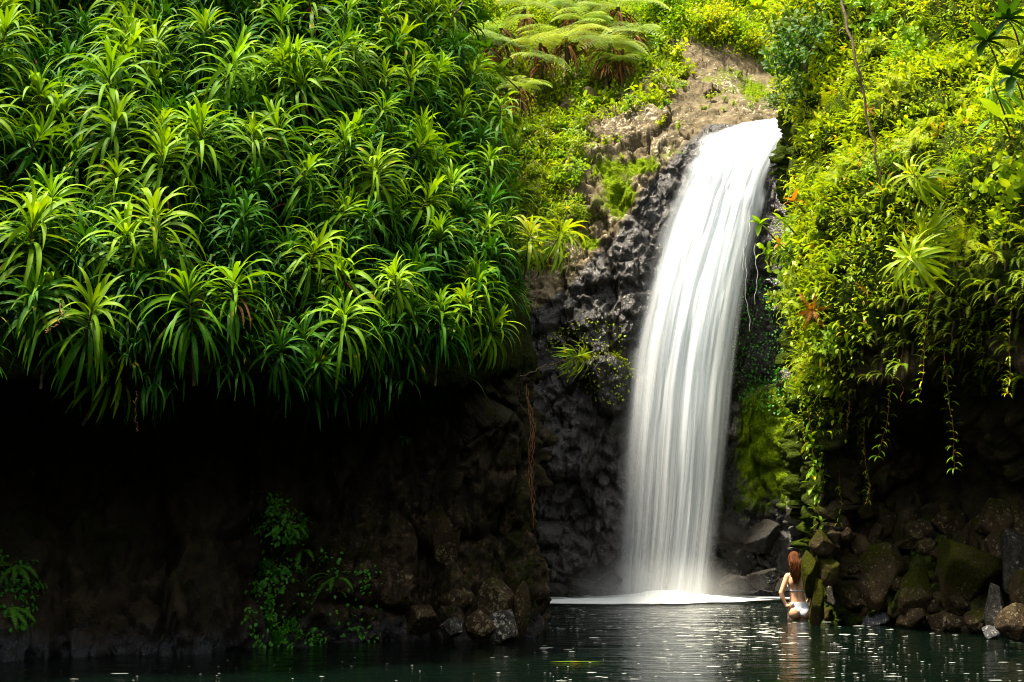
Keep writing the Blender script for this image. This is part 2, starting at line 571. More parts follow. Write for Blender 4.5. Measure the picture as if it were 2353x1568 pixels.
def cliff_obj(name, G, mask, mat, label):
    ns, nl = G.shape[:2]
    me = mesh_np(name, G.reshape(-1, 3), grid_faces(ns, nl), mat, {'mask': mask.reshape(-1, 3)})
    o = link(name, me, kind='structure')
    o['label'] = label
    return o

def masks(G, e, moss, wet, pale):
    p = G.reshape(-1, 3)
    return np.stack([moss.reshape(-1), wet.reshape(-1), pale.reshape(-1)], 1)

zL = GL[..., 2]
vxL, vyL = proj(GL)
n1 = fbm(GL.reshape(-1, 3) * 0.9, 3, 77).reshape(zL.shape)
moss = 0.35 + 0.35 * n1 + 0.08 * sm(GL[..., 0], -1.0, 0.4) + 0.5 * (np.arange(GL.shape[1])[None, :] > 125)  # last term: dark soil colour that paints the black gaps between plants
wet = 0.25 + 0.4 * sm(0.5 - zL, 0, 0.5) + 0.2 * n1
pale = 0.24 + 0.12 * n1 + 0.22 * sm(GL[..., 0], -3.6, -1.2) * sm(-GL[..., 2], -4.6, -1.2)  # last term: brown corner rock, lightened to paint light from the gorge opening
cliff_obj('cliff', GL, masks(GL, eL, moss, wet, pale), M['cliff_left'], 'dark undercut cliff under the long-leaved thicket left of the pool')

# back wall behind the falls and the slope above it
def bst(*pts):
    w = P(pts[0][0], 1371, pts[0][1])
    w = (w[0], w[1], 0.0)
    return [below(w), w] + [P(*q) for q in pts[1:]]
BK = [
    bst((1050, 24.6), (1050, 1150, 24.8), (1060, 900, 25.0), (1080, 680, 25.3), (1090, 520, 26.0), (1080, 330, 27.6), (1040, 190, 29.6), (1020, 60, 31.5), (980, -350, 37)),
    bst((1235, 24.0), (1240, 1150, 24.2), (1250, 900, 24.35), (1258, 690, 24.6), (1240, 520, 25.5), (1215, 330, 27.2), (1190, 200, 29.0), (1170, 60, 31.5), (1150, -350, 37)),
    bst((1340, 24.0), (1340, 1150, 24.1), (1350, 900, 24.2), (1365, 690, 24.45), (1360, 500, 25.1), (1345, 330, 26.7), (1320, 210, 28.6), (1310, 60, 31.5), (1300, -350, 37)),
    bst((1440, 24.0), (1440, 1150, 24.1), (1450, 880, 24.3), (1460, 680, 24.5), (1470, 480, 25.0), (1500, 330, 25.9), (1500, 200, 28.2), (1480, 60, 31.5), (1480, -350, 37)),
    bst((1540, 24.1), (1540, 1150, 24.3), (1545, 880, 24.5), (1550, 660, 24.8), (1575, 450, 25.3), (1620, 312, 26.0), (1590, 200, 28.2), (1555, 112, 30.3), (1560, -350, 37)),
    bst((1640, 24.3), (1640, 1150, 24.6), (1645, 880, 24.8), (1655, 640, 25.0), (1680, 430, 25.4), (1725, 296, 26.1), (1710, 225, 27.8), (1680, 145, 30.3), (1680, -350, 37)),
    bst((1740, 24.3), (1740, 1150, 24.7), (1745, 880, 24.9), (1755, 640, 24.9), (1790, 430, 25.2), (1815, 290, 26.1), (1800, 240, 27.8), (1780, 165, 30.3), (1800, -350, 37)),
    bst((1850, 23.6), (1850, 1150, 23.9), (1850, 880, 24.0), (1855, 640, 23.9), (1870, 430, 24.2), (1890, 270, 25.1), (1890, 200, 27.0), (1890, 120, 30.3), (1900, -350, 37)),
    bst((2050, 22.5), (2050, 1150, 22.6), (2050, 880, 22.7), (2050, 640, 22.7), (2060, 430, 23.0), (2080, 270, 24.5), (2080, 200, 26.5), (2080, 120, 30.3), (2100, -350, 37)),
]
GB0 = loft(BK, 420, 460)
vx0, vy0 = proj(GB0)
fallx = np.interp(vy0, [280, 345, 430, 520, 640, 740, 860, 1000, 1350], [1725, 1690, 1660, 1630, 1595, 1572, 1552, 1543, 1517])
q = 1 - 0.65 * np.exp(-((vx0 - fallx) / 150.0) ** 2)
q = q * (1 - 0.35 * sm(-vy0, -300, -150))
GB, eB = rockify(GB0, big=0.18, block=0.30, bs=1.0, seed=5, quiet=q, fine=0.13)
vxB, vyB = proj(GB)
pB = GB.reshape(-1, 3)
n1 = fbm(pB * 0.8, 3, 55).reshape(vxB.shape)
n2 = fbm(pB * 2.6, 3, 56).reshape(vxB.shape)
# boundary of the spray-wet dark rock: follows the falls
wb = np.interp(vyB, [250, 300, 330, 380, 430, 520, 600, 700, 760], [1640, 1600, 1560, 1520, 1470, 1420, 1340, 1240, 1100])
wet = sm(vxB - wb, -25, 45) * (1 - sm(vxB, 1800, 1840) * sm(-vyB, -1000, -500)) 
wet = np.where(vyB < 285, 0.05, wet)
wet = np.clip(wet * 0.85 + 0.12 * n2, 0, 1)
mossc = in_poly(vxB, vyB, [(1670, 900), (1850, 850), (1850, 1200), (1760, 1180), (1690, 1060)])
moss = 0.12 + 0.62 * sm(vxB, 1650, 1740) * sm(vyB, 780, 960) * sm(-vyB, -1230, -1080)
for (cx, cy, rx, ry, a) in [(1400, 400, 32, 50, 0.5), (1475, 380, 40, 18, 0.75), (1430, 450, 35, 45, 0.7), (1355, 560, 20, 12, 0.8), (1270, 430, 90, 130, 0.45),
                            (1770, 1010, 60, 70, 0.35), (1720, 1150, 90, 90, 0.15), (1740, 205, 40, 30, 0.5), (1560, 350, 20, 10, 0.5), (1640, 175, 60, 20, 0.3)]:
    moss = moss + a * np.exp(-(((vxB - cx) / rx) ** 2 + ((vyB - cy) / ry) ** 2))
moss = moss + 0.2 * n2 * (moss > 0.2)
hillm = sm(-vyB, -130, -60)
moss = np.maximum(moss, hillm * 0.7)
pale = np.where(wet < 0.35, 0.445 + 0.14 * n1, 0.05)
moss = moss + np.where(wet < 0.3, 0.12 + 0.34 * n1, 0)
cliff_obj('cliff', GB, masks(GB, eB, moss, wet, pale), M['cliff_back'], 'steep rock face behind and beside the waterfall')

# right cliff
def rst(wl, *pts):
    w = W(*wl)
    return [below(w), w] + [P(*q) for q in pts]
RK = [
    [(p[0] + 1.6, p[1] + 6.5, p[2]) for p in rst((1872, 1428), (1868, 1300, 19.1), (1875, 1150, 19.3), (1875, 950, 19.2), (1880, 760, 19.3), (1870, 560, 19.8), (1850, 330, 21.2), (1840, 60, 23.2), (1830, -350, 27))],
    [(p[0] + 0.35, p[1] + 2.4, p[2]) for p in rst((1872, 1428), (1868, 1300, 19.1), (1875, 1150, 19.3), (1875, 950, 19.2), (1880, 760, 19.3), (1870, 560, 19.8), (1850, 330, 21.2), (1840, 60, 23.2), (1830, -350, 27))],
    rst((1880, 1430), (1878, 1300, 19.0), (1880, 1150, 19.1), (1880, 950, 19.0), (1880, 760, 19.1), (1875, 560, 19.6), (1860, 330, 20.9), (1850, 60, 22.8), (1830, -350, 26)),
    rst((1990, 1436), (1990, 1290, 18.9), (1990, 1150, 19.2), (1980, 980, 19.0), (1965, 780, 17.9), (1965, 560, 17.9), (1960, 330, 19.1), (1950, 60, 21.5), (1950, -350, 25)),
    rst((2180, 1446), (2180, 1290, 18.5), (2180, 1150, 19.0), (2180, 980, 18.7), (2160, 760, 17.3), (2150, 560, 16.9), (2150, 330, 17.8), (2150, 60, 20.2), (2150, -350, 24)),
    rst((2353, 1470), (2353, 1290, 17.4), (2353, 1150, 18.0), (2353, 980, 17.5), (2353, 760, 16.3), (2353, 560, 15.9), (2353, 330, 16.6), (2353, 60, 18.6), (2353, -350, 22)),
    [(8.6, 12.6, -1.2), (8.6, 12.6, 0), (8.9, 12.8, 1.0), (9.1, 12.9, 1.8), (8.9, 12.7, 2.8), (8.5, 12.3, 4.0), (8.5, 12.3, 5.2), (8.9, 12.6, 6.6), (9.6, 13.4, 8.6), (12, 16, 12.5)],
    [(9.6, 6, -1.2), (9.6, 6, 0), (9.9, 6, 1.0), (10.0, 6, 1.8), (9.8, 6, 2.8), (9.4, 6, 4.0), (9.4, 6, 5.2), (9.9, 6, 6.6), (11, 6, 8.6), (14, 6, 12.5)],
    [(10.2, -3, -1.2), (10.2, -3, 0), (10.5, -3, 1.0), (10.6, -3, 1.8), (10.4, -3, 2.8), (10.0, -3, 4.0), (10.0, -3, 5.2), (10.5, -3, 6.6), (11.6, -3, 8.6), (15, -3, 12.5)],
]
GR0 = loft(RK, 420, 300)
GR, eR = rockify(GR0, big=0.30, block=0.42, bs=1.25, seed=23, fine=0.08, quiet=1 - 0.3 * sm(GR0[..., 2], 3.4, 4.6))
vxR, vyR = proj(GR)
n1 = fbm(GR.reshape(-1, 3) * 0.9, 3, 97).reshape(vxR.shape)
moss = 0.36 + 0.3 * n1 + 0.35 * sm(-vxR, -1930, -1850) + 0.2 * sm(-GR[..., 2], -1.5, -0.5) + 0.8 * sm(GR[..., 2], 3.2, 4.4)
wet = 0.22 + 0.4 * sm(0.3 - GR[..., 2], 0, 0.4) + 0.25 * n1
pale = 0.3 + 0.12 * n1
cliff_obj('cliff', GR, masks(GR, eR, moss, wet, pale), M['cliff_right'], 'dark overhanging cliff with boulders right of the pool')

# far hillside that closes the view above the falls
hn = []
for x0 in (-26, -14, -4, 4, 12, 24, 40):
    hn.append([(x0, 30.5, 7.0), (x0, 32, 10.2), (x0 * 1.05, 35, 13.5), (x0 * 1.1, 39, 19), (x0 * 1.2, 46, 26)])
GH = loft(hn, 160, 90)
GH = GH + np.array([0, 0, 1.0]) * (fbm(GH.reshape(-1, 3) * 0.35, 3, 5) * 0.8).reshape(GH.shape[:2])[..., None]
o = link('hillside', mesh_np('hillside', GH.reshape(-1, 3), grid_faces(160, 90), M['soil']), kind='structure')
o['label'] = 'forested hillside rising behind the waterfall'

hb = [[(x0, -9 - 0.02 * x0 * x0, -1), (x0, -9.5 - 0.02 * x0 * x0, 2), (x0, -11, 6), (x0, -13, 11), (x0, -17, 15)] for x0 in (-16, -8, 0, 8, 16)]
GK = loft(hb, 80, 40)
GK, _e = rockify(GK, big=0.5, block=0.4, bs=0.8, seed=71)
o = link('hillside', mesh_np('hillside', GK.reshape(-1, 3), grid_faces(80, 40), M['soil']), kind='structure')  # added bank out of view, blocks low sky light behind the camera
o['label'] = 'added unseen bank behind the viewpoint that blocks the low sky'

# ------------------------------------------------------------------ plant prototypes
PROTO_LOC = (0, 0, -60)
def dirs(az, el):
    return np.stack([np.cos(az) * np.cos(el), np.sin(az) * np.cos(el), np.sin(el)], 1)

def make_rosette(seed, nleaf=52, H=0.55, L=0.55, wid=0.043, lean=(0.0, 0.0)):
    r = np.random.default_rng(seed)
    k = np.arange(nleaf)
    t = (k + 0.5) / nleaf                                   # 0 oldest (low) .. 1 youngest (top)
    az = k * 2.39996 + r.normal(0, 0.25, nleaf)
    el = R(-12) + (t ** 1.9) * R(86) + r.normal(0, 0.13, nleaf)
    z = H * (0.22 + 0.78 * t ** 0.85)
    bx = lean[0] * (z / H) ** 2
    by = lean[1] * (z / H) ** 2
    base = np.stack([bx, by, z], 1)
    d = dirs(az, el)
    ln = L * (0.72 + 0.42 * np.sin(np.pi * (0.15 + 0.62 * (1 - t)))) * r.uniform(0.85, 1.12, nleaf) * (1 - 0.28 * sm(t, 0.85, 1.0))
    dr = 3.3 * (1 - 0.42 * t ** 2) * r.uniform(0.75, 1.25, nleaf)
    V, F, T, C, D = blades(base, d, ln, wid * r.uniform(0.85, 1.15, nleaf), dr, 8, 'lance', roll=r.normal(0, 0.35, nleaf), fold=0.22, tint=-0.15 + 0.75 * t ** 1.6 + r.normal(0, 0.07, nleaf))  # tint: young top leaves paler, gradient also paints lit tips over dark interior
    a = Acc(); a.add(V, F, T)
    leaves = a.mesh('leaves', M['rosette'])
    zz = np.linspace(-0.35, H, 8)
    sp = np.stack([lean[0] * np.clip(zz / H, 0, 1) ** 2 - 0.15 * lean[0] * (zz < 0), lean[1] * np.clip(zz / H, 0, 1) ** 2, zz], 1)
    SV, SF = tube(sp, np.linspace(0.017, 0.008, 8), 6)
    st = mesh_np('stem', SV, SF, M['stem'], {'tint': np.zeros(len(SV))})
    root = empty('rosette_plant', PROTO_LOC)
    link('leaves', leaves, root)
    link('stem', st, root)
    return root

def frond(acc, r, base, az, el, length, npin, plen, pwid, droop, tint, ptype='pinna', rach=None, pin_droop=0.5, fwd=0.35):
    """one pinnate frond added to acc (and its rachis to rach)"""
    d = dirs(np.array([az]), np.array([el]))
    V, F, T, C, D = blades(base, d, length, 0.006, droop, 12, 'grass', wide=2, tint=tint)
    acc.add(V, F, T)
    cl, dl = C[:, 0], D[:, 0]
    s = np.linspace(0.14, 0.985, npin)
    idx = s * 12
    i = np.minimum(idx.astype(int), 11)
    f = (idx - i)[:, None]
    p = cl[i] * (1 - f) + cl[i + 1] * f
    tg = nrm(dl[i] * (1 - f) + dl[i + 1] * f)
    sd = nrm(np.cross(tg, np.array([0, 0, 1.0])) + 1e-6)
    prof = np.sin(np.pi * np.clip(s * 0.82 + 0.16, 0, 1)) ** 0.8
    pl = plen * prof
    for sg in (-1, 1):
        dd = nrm(sd * sg + tg * fwd + r.normal(0, 0.07, (npin, 3)))
        V, F, T, _, _ = blades(p, dd, pl * r.uniform(0.85, 1.1, npin), pwid * np.clip(prof + 0.2, 0, 1), pin_droop, 2, 'pinna' if ptype == 'pinna' else 'ovate', wide=2, tint=tint + r.normal(0, 0.06, npin), side0=tg)
        acc.add(V, F, T)

def make_fern(name, seed, nf=11, L=0.42, npin=20, plen=0.075, pwid=0.020, droop=1.6, el0=(0.2, 1.1), mat='fern', spread=2 * math.pi, az0=0.0, tintb=0.15):
    r = np.random.default_rng(seed)
    a = Acc()
    for k in range(nf):
        az = az0 + spread * (k + r.uniform(-0.3, 0.3)) / nf
        frond(a, r, np.array([[0, 0, 0.0]]), az, r.uniform(*el0), L * r.uniform(0.7, 1.15), npin, plen, pwid, droop * r.uniform(0.7, 1.3), tintb + r.uniform(0, 0.45))
    root = empty(name, PROTO_LOC)
    link('fronds', a.mesh('fronds', M[mat]), root)
    SV, SF = tube([(0, 0, -0.12), (0.005, 0, -0.05), (0, 0, 0.02)], [0.012, 0.016, 0.012], 6)
    link('rootstock', mesh_np('rootstock', SV, SF, M['stem'], {'tint': np.zeros(len(SV))}), root)
    return root

def make_shrub(name, seed, nst=9, H=0.45, per=11, ll=0.085, lw=0.045, mat='bright', stem='greenstem', spread=0.7, droop=0.6, shape='ovate', stem_parts=1):
    r = np.random.default_rng(seed)
    a, s = Acc(), Acc()
    for k in range(nst):
        az = r.uniform(0, 2 * math.pi)
        el = r.uniform(R(90) - spread * 1.3, R(88))
        h = H * r.uniform(0.6, 1.15)
        V, F, T, C, D = blades(np.zeros((1, 3)), dirs(np.array([az]), np.array([el])), h, 0.01, r.uniform(0.1, 0.9), 8, 'grass', wide=2)
        cl, dl = C[:, 0], D[:, 0]
        TV, TF = tube(cl, np.linspace(0.0055, 0.002, 9), 4)
        s.add(TV, TF)
        t = np.linspace(0.25, 1.0, per) 
        i = np.minimum((t * 8).astype(int), 7)
        f = (t * 8 - i)[:, None]
        p = cl[i] * (1 - f) + cl[i + 1] * f
        tg = nrm(dl[i])
        la = np.arange(per) * 2.4 + r.uniform(0, 6)
        ref = nrm(np.cross(tg, np.array([0.3, 0.9, 0.2])))
        bi = np.cross(tg, ref)
        out = np.cos(la)[:, None] * ref + np.sin(la)[:, None] * bi
        dd = nrm(out + tg * r.uniform(0.1, 0.6, (per, 1)) + np.array([0, 0, 0.15]))
        V, F, T, _, _ = blades(p, dd, ll * r.uniform(0.6, 1.2, per), lw * r.uniform(0.7, 1.15, per), droop + r.uniform(0, 0.7, per), 4, shape, roll=r.normal(0, 0.4, per), fold=0.2, tint=0.0 + 0.5 * t ** 2 + r.normal(0, 0.12, per), wide=3)
        a.add(V, F, T)
    root = empty(name, PROTO_LOC)
    link('leaves', a.mesh('leaves', M[mat]), root)
    link('stems', s.mesh('stems', M[stem]), root)
    return root

def make_tuft(name, seed, n=34, L=0.34, w=0.013, mat='bright', droop=1.7, el=(0.5, 1.45)):
    r = np.random.default_rng(seed)
    az = r.uniform(0, 2 * np.pi, n)
    V, F, T, _, _ = blades(r.normal(0, 0.012, (n, 3)), dirs(az, r.uniform(*el, n)), L * r.uniform(0.5, 1.15, n), w, droop * r.uniform(0.5, 1.4, n), 7, 'grass', fold=0.3, roll=r.normal(0, 0.3, n), tint=r.uniform(0, 0.6, n), wide=3)
    a = Acc(); a.add(V, F, T)
    root = empty(name, PROTO_LOC)
    link('blades', a.mesh('blades', M[mat]), root)
    SV, SF = tube([(0, 0, -0.1), (0, 0, 0.03)], [0.012, 0.014], 6)
    link('base', mesh_np('base', SV, SF, M['stem'], {'tint': np.zeros(len(SV))}), root)
    return root

def make_treefern(seed, Rr=0.95, H=1.5, nf=13, lean=0.2):
    r = np.random.default_rng(seed)
    a = Acc()
    for k in range(nf):
        az = 2 * math.pi * (k + r.uniform(-0.25, 0.25)) / nf
        el = r.uniform(0.3, 0.75)
        L = Rr * r.uniform(0.6, 1.25)
        d = dirs(np.array([az]), np.array([el]))
        V, F, T, C, D = blades(np.array([[0, 0, H]]), d, L, 0.014, r.uniform(1.3, 1.8), 12, 'grass', wide=2, tint=0.1)
        a.add(V, F, T)
        cl, dl = C[:, 0], D[:, 0]
        n = 14
        s = np.linspace(0.16, 0.98, n)
        i = np.minimum((s * 12).astype(int), 11)
        f = (s * 12 - i)[:, None]
        p = cl[i] * (1 - f) + cl[i + 1] * f
        tg = nrm(dl[i] * (1 - f) + dl[i + 1] * f)
        sd = nrm(np.cross(tg, np.array([0, 0, 1.0])))
        pl = 0.34 * Rr * np.sin(np.pi * np.clip(s * 0.85 + 0.13, 0, 1)) ** 0.8
        tint0 = r.uniform(0.0, 0.75)
        for sg in (-1, 1):
            for j in range(n):
                L2 = pl[j]
                V, F, T, C2, D2 = blades(p[j:j + 1], nrm(sd[j] * sg + tg[j] * 0.35)[None], L2, 0.006, 0.7, 6, 'grass', wide=2, tint=tint0, side0=tg[j])
                c2, d2 = C2[:, 0], D2[:, 0]
                m = 10
                ss = np.linspace(0.1, 0.97, m)
                ii = np.minimum((ss * 6).astype(int), 5)
                ff = (ss * 6 - ii)[:, None]
                q = c2[ii] * (1 - ff) + c2[ii + 1] * ff
                s2 = nrm(np.cross(d2[ii], np.array([0, 0, 1.0])))
                for s3 in (-1, 1):
                    V, F, T, _, _ = blades(q, nrm(s2 * s3 + d2[ii] * 0.3), 0.24 * L2 * (1 - 0.75 * ss) + 0.010, 0.011, 0.5, 1, 'pinna', wide=2, tint=tint0 + 0.1, side0=d2[ii])
                    a.add(V, F, T)
    root = empty('tree_fern', PROTO_LOC)
    link('crown', a.mesh('crown', M['treefern']), root)
    zz = np.linspace(-0.8, H + 0.02, 12)
    SV, SF = tube(np.stack([lean * np.sin(zz / H * 1.2 - 1.2) * 0.4 , 0 * zz, zz], 1), np.linspace(0.06, 0.04, 12) + 0.006 * np.sin(zz * 23), 8)
    link('trunk', mesh_np('trunk', SV, SF, M['stem'], {'tint': np.zeros(len(SV))}), root)
    b = Acc()
    nd = 26
    az = r.uniform(0, 6.28, nd)
    z0 = H - r.uniform(0.02, 0.35, nd)
    V, F, T, C, D = blades(np.stack([0 * az, 0 * az, z0], 1), dirs(az, r.uniform(-0.5, 0.2, nd)), r.uniform(0.4, 0.9, nd) * Rr, r.uniform(0.03, 0.08, nd), r.uniform(3, 4.5, nd), 8, 'lance', tint=0, wide=3, fold=0.8)
    b.add(V, F, T)
    link('dead_fronds', b.mesh('dead_fronds', M['dead']), root)
    return root

def make_bush(name, seed, Rr=0.9, n=1500, ll=0.10, lw=0.06, mat='bright', nbr=26):
    """rounded bush: branching stems, leaves in clumps through an uneven crown"""
    r = np.random.default_rng(seed)
    a, s = Acc(), Acc()
    tips = []
    for k in range(nbr):
        d = dirs(np.array([r.uniform(0, 6.28)]), np.array([r.uniform(0.15, 1.5)]))[0]
        L = Rr * r.uniform(0.65, 1.15)
        mid = d * L * 0.5 + np.array([0, 0, 0.15 * Rr])
        tip = d * L + np.array([0, 0, 0.25 * Rr])
        TV, TF = tube([(0, 0, -0.1), mid * 0.5, mid, tip], [0.022, 0.014, 0.009, 0.004], 4)
        s.add(TV, TF)
        tips.append(tip)
        tips.append(mid * 1.3 + r.normal(0, 0.1, 3))
    tips = np.array(tips)
    c = tips[r.integers(0, len(tips), n)]
    off = nrm(r.normal(0, 1, (n, 3))) * (r.uniform(0, 1, (n, 1)) ** 0.5) * 0.27 * Rr * np.array([1, 1, 0.75])
    p = c + off
    d = nrm(off * 2 + r.normal(0, 0.12, (n, 3)) + np.array([0, 0, 0.08]))
    V, F, T, _, _ = blades(p, d, ll * r.uniform(0.6, 1.2, n), lw * r.uniform(0.7, 1.2, n), r.uniform(0.2, 1.4, n), 3, 'ovate', roll=r.normal(0, 0.4, n), fold=0.2, tint=0.1 + 0.5 * r.uniform(0, 1, n) * sm(p[:, 2], 0, Rr), wide=3)
    a.add(V, F, T)
    root = empty(name, PROTO_LOC)
    link('foliage', a.mesh('foliage', M[mat]), root)
    link('branches', s.mesh('branches', M['stem']), root)
    return root

def quat_from(up, spin):
    up = Vector(up).normalized()
    return up.to_track_quat('Z', 'Y') @ Quaternion((0, 0, 1), spin)

class Surf:
    def __init__(s, G):
        s.G = G
        s.n = grid_normals(G)
        s.vx, s.vy = proj(G)
        du = np.linalg.norm(np.gradient(G, axis=0), axis=-1)
        dv = np.linalg.norm(np.gradient(G, axis=1), axis=-1)
        s.area = du * dv
    def sample(s, polys, n, mind, r, jlo=0, taken=None, holes=(), wfun=None):
        m = np.zeros(s.vx.shape, bool)
        for p in (polys if isinstance(polys[0], list) else [polys]):
            m |= in_poly(s.vx, s.vy, p)
        m[:, :jlo] = False
        for h in holes:
            m &= ~in_poly(s.vx, s.vy, h)
        ids = np.flatnonzero(m.ravel())
        w = s.area.ravel()[ids]
        if wfun is not None:
            w = w * wfun(s.vx.ravel()[ids], s.vy.ravel()[ids])
        w = w / w.sum()
        out = [] if taken is None else taken
        res = []
        cand = r.choice(ids, size=min(n * 40, 60000), p=w)
        P_, N_ = s.G.reshape(-1, 3), s.n.reshape(-1, 3)
        for c in cand:
            p = P_[c]
            if mind > 0 and out:
                a = np.array(out)
                if np.min(np.sum((a - p) ** 2, 1)) < mind * mind:
                    continue
            out.append(p)
            res.append((p, N_[c]))
            if len(res) >= n:
                break
        return res
    def cloud(s, polys, n, r, jlo=0, holes=(), wfun=None):
        m = np.zeros(s.vx.shape, bool)
        for p in (polys if isinstance(polys[0], list) else [polys]):
            m |= in_poly(s.vx, s.vy, p)
        m[:, :jlo] = False
        for h in holes:
            m &= ~in_poly(s.vx, s.vy, h)
        ids = np.flatnonzero(m.ravel())
        w = s.area.ravel()[ids]
        if wfun is not None:
            w = w * wfun(s.vx.ravel()[ids], s.vy.ravel()[ids])
        c = r.choice(ids, size=n, p=w / w.sum())
        return s.G.reshape(-1, 3)[c] + r.normal(0, 0.02, (n, 3)), s.n.reshape(-1, 3)[c]
    def at(s, vx, vy, near=None, jlo=0):
        d = (s.vx - vx) ** 2 + (s.vy - vy) ** 2
        d[:, :jlo] = 1e9
        if near is not None:
            d = d + ((s.G[..., 1] - near) * 60) ** 2
        c = np.argmin(d)
        return s.G.reshape(-1, 3)[c], s.n.reshape(-1, 3)[c]

SL, SB, SR = Surf(GL), Surf(GB), Surf(GR)
def free_proto(roots):
    for q in roots:
        for ch in list(q.children):
            bpy.data.objects.remove(ch)
        bpy.data.objects.remove(q)

def put(kind, protos, spots, labelf, cat, group, upw=0.8, outw=0.5, jit=0.18, sc=(0.85, 1.15), lift=0.0, r=rng, sfun=None, spin=None):
    res = []
    for p, n in spots:
        pr = protos[int(r.integers(len(protos)))]
        up = np.array([0, 0, 1.0]) * upw + n * outw + r.normal(0, jit, 3)
        k = r.uniform(*sc)
        if sfun:
            k *= sfun(p)
        o = copy_thing(pr, tuple(p + n * lift), quat_from(up, r.uniform(0, 6.28)) if spin is None else Euler((r.normal(0, .12), r.normal(0, .12), r.uniform(-spin, spin))).to_quaternion(), k)
        lab = labelf(p, k)
        tag(o, lab, cat, group)
        res.append(o)
    return res

def place_left(p):
    x, y = proj(p)
    row = 'along the lower rim above the dark cave' if y > 690 else ('halfway up the thicket' if y > 330 else 'near the top of the thicket')
    c = 'at the far left' if x < 300 else ('left of the middle' if x < 620 else ('right of the middle' if x < 930 else 'beside the gorge opening'))
    return row, c

# ------------------------------------------------------------------ left thicket
ros = [make_rosette(100 + k, 60 + 6 * (k % 4), H=0.44 + 0.08 * (k % 4), L=0.49 + 0.04 * (k % 3), lean=(0.05 * ((k % 3) - 1), 0.04 * ((k % 2)))) for k in range(7)]
LEFT = [(-90, -90), (985, -90), (1025, 60), (1060, 200), (1110, 400), (1150, 600), (1150, 760), (1090, 850), (1000, 875), (860, 890), (700, 885), (560, 850), (400, 870), (200, 865), (-90, 850)]
taken = []
expl = [  # spot in the photo, scale, label
    (655, 845, 1.35, 'broad rosette plant arching out lowest on the rim, centre of the thicket edge'),
    (770, 800, 1.15, 'rosette plant with one yellowing hanging leaf on the rim above the cave'),
    (872, 842, 1.15, 'rosette plant second from the right end of the cave rim'),
    (1015, 830, 1.2, 'rosette plant with fine pale drooping leaves at the right end of the cave rim'),
    (1085, 730, 1.1, 'pale rosette plant with upright tip leaves at the right corner of the thicket'),
    (215, 850, 1.2, 'dark shaded rosette plant hanging lowest on the left side of the cave rim'),
    (30, 650, 1.45, 'big rosette plant with long arching leaves cut by the left picture edge'),
    (385, 640, 1.35, 'rosette plant with tall stem above the dark notch in the thicket'),
    (450, 790, 1.2, 'dark rosette plant on the rim right of the dark notch'),
    (245, 330, 1.5, 'large sunlit yellow-green rosette plant standing proud on the left of the thicket'),
    (720, 60, 1.2, 'rosette plant with a skirt of dead brown leaves near the top of the thicket'),
    (60, 40, 1.4, 'bright rosette plant in the top left corner'),
    (370, 180, 1.3, 'rosette plant on a bent brown stem in the upper left of the thicket'),
    (570, 260, 1.2, 'rosette plant on a slanting stem in the upper middle of the thicket'),
]
for vx, vy, k, lab in expl:
    p, n = SL.at(vx, vy + 30, None, 122)
    taken.append(p)
    o = copy_thing(ros[int(rng.integers(7))], tuple(p + n * 0.14), quat_from(np.array([0, 0, 0.9]) + n * 0.5 + rng.normal(0, 0.1, 3), rng.uniform(0, 6.28)), k * 0.88)
    tag(o, lab, 'plant', 'long-leaved rosette plants of the left thicket')
    if 'dead brown' in lab:
        b = Acc()
        nd = 14
        az = rng.uniform(0, 6.28, nd)
        V, F, T, C, D = blades(np.stack([0 * az, 0 * az, 0.3 + 0 * az], 1), dirs(az, rng.uniform(-1.1, -0.4, nd)), rng.uniform(0.35, 0.6, nd), 0.02, 4.0, 8, 'lance', fold=0.9)
        b.add(V, F, T)
        link('dead_leaves', b.mesh('dead_leaves', M['dead']), o)
spots = SL.sample(LEFT, 286, 0.27, np.random.default_rng(3), jlo=116, taken=taken)
def lab_ros(p, k):
    row, c = place_left(p)
    sz = 'small' if k < 0.9 else ('tall' if k > 1.2 else 'medium')
    return f'{sz} green rosette plant {row}, {c}'
pl_ = put('rosette_plant', ros, spots, lab_ros, 'plant', 'long-leaved rosette plants of the left thicket', upw=0.85, outw=0.55, jit=0.26, sc=(0.80, 1.2), lift=0.10,
    sfun=lambda p: float(np.interp(proj(p)[0], [800, 1150], [1.0, 0.68])))
rq = np.random.default_rng(8)
dm = []
for k in range(3):
    b = Acc()
    nd = 7
    az = rq.uniform(0, 6.28, nd)
    V, F, T, C, D = blades(np.stack([0 * az, 0 * az, rq.uniform(0.1, 0.4, nd)], 1), dirs(az, rq.uniform(-0.6, 0.3, nd)), rq.uniform(0.3, 0.5, nd), 0.03, 3.2, 8, 'lance', fold=0.6)
    b.add(V, F, T)
    dm.append(b.mesh('dead_leaves', M['dead']))
for i in rq.choice(len(pl_), 45, replace=False):
    link('dead_leaves', dm[int(i) % 3], pl_[int(i)])
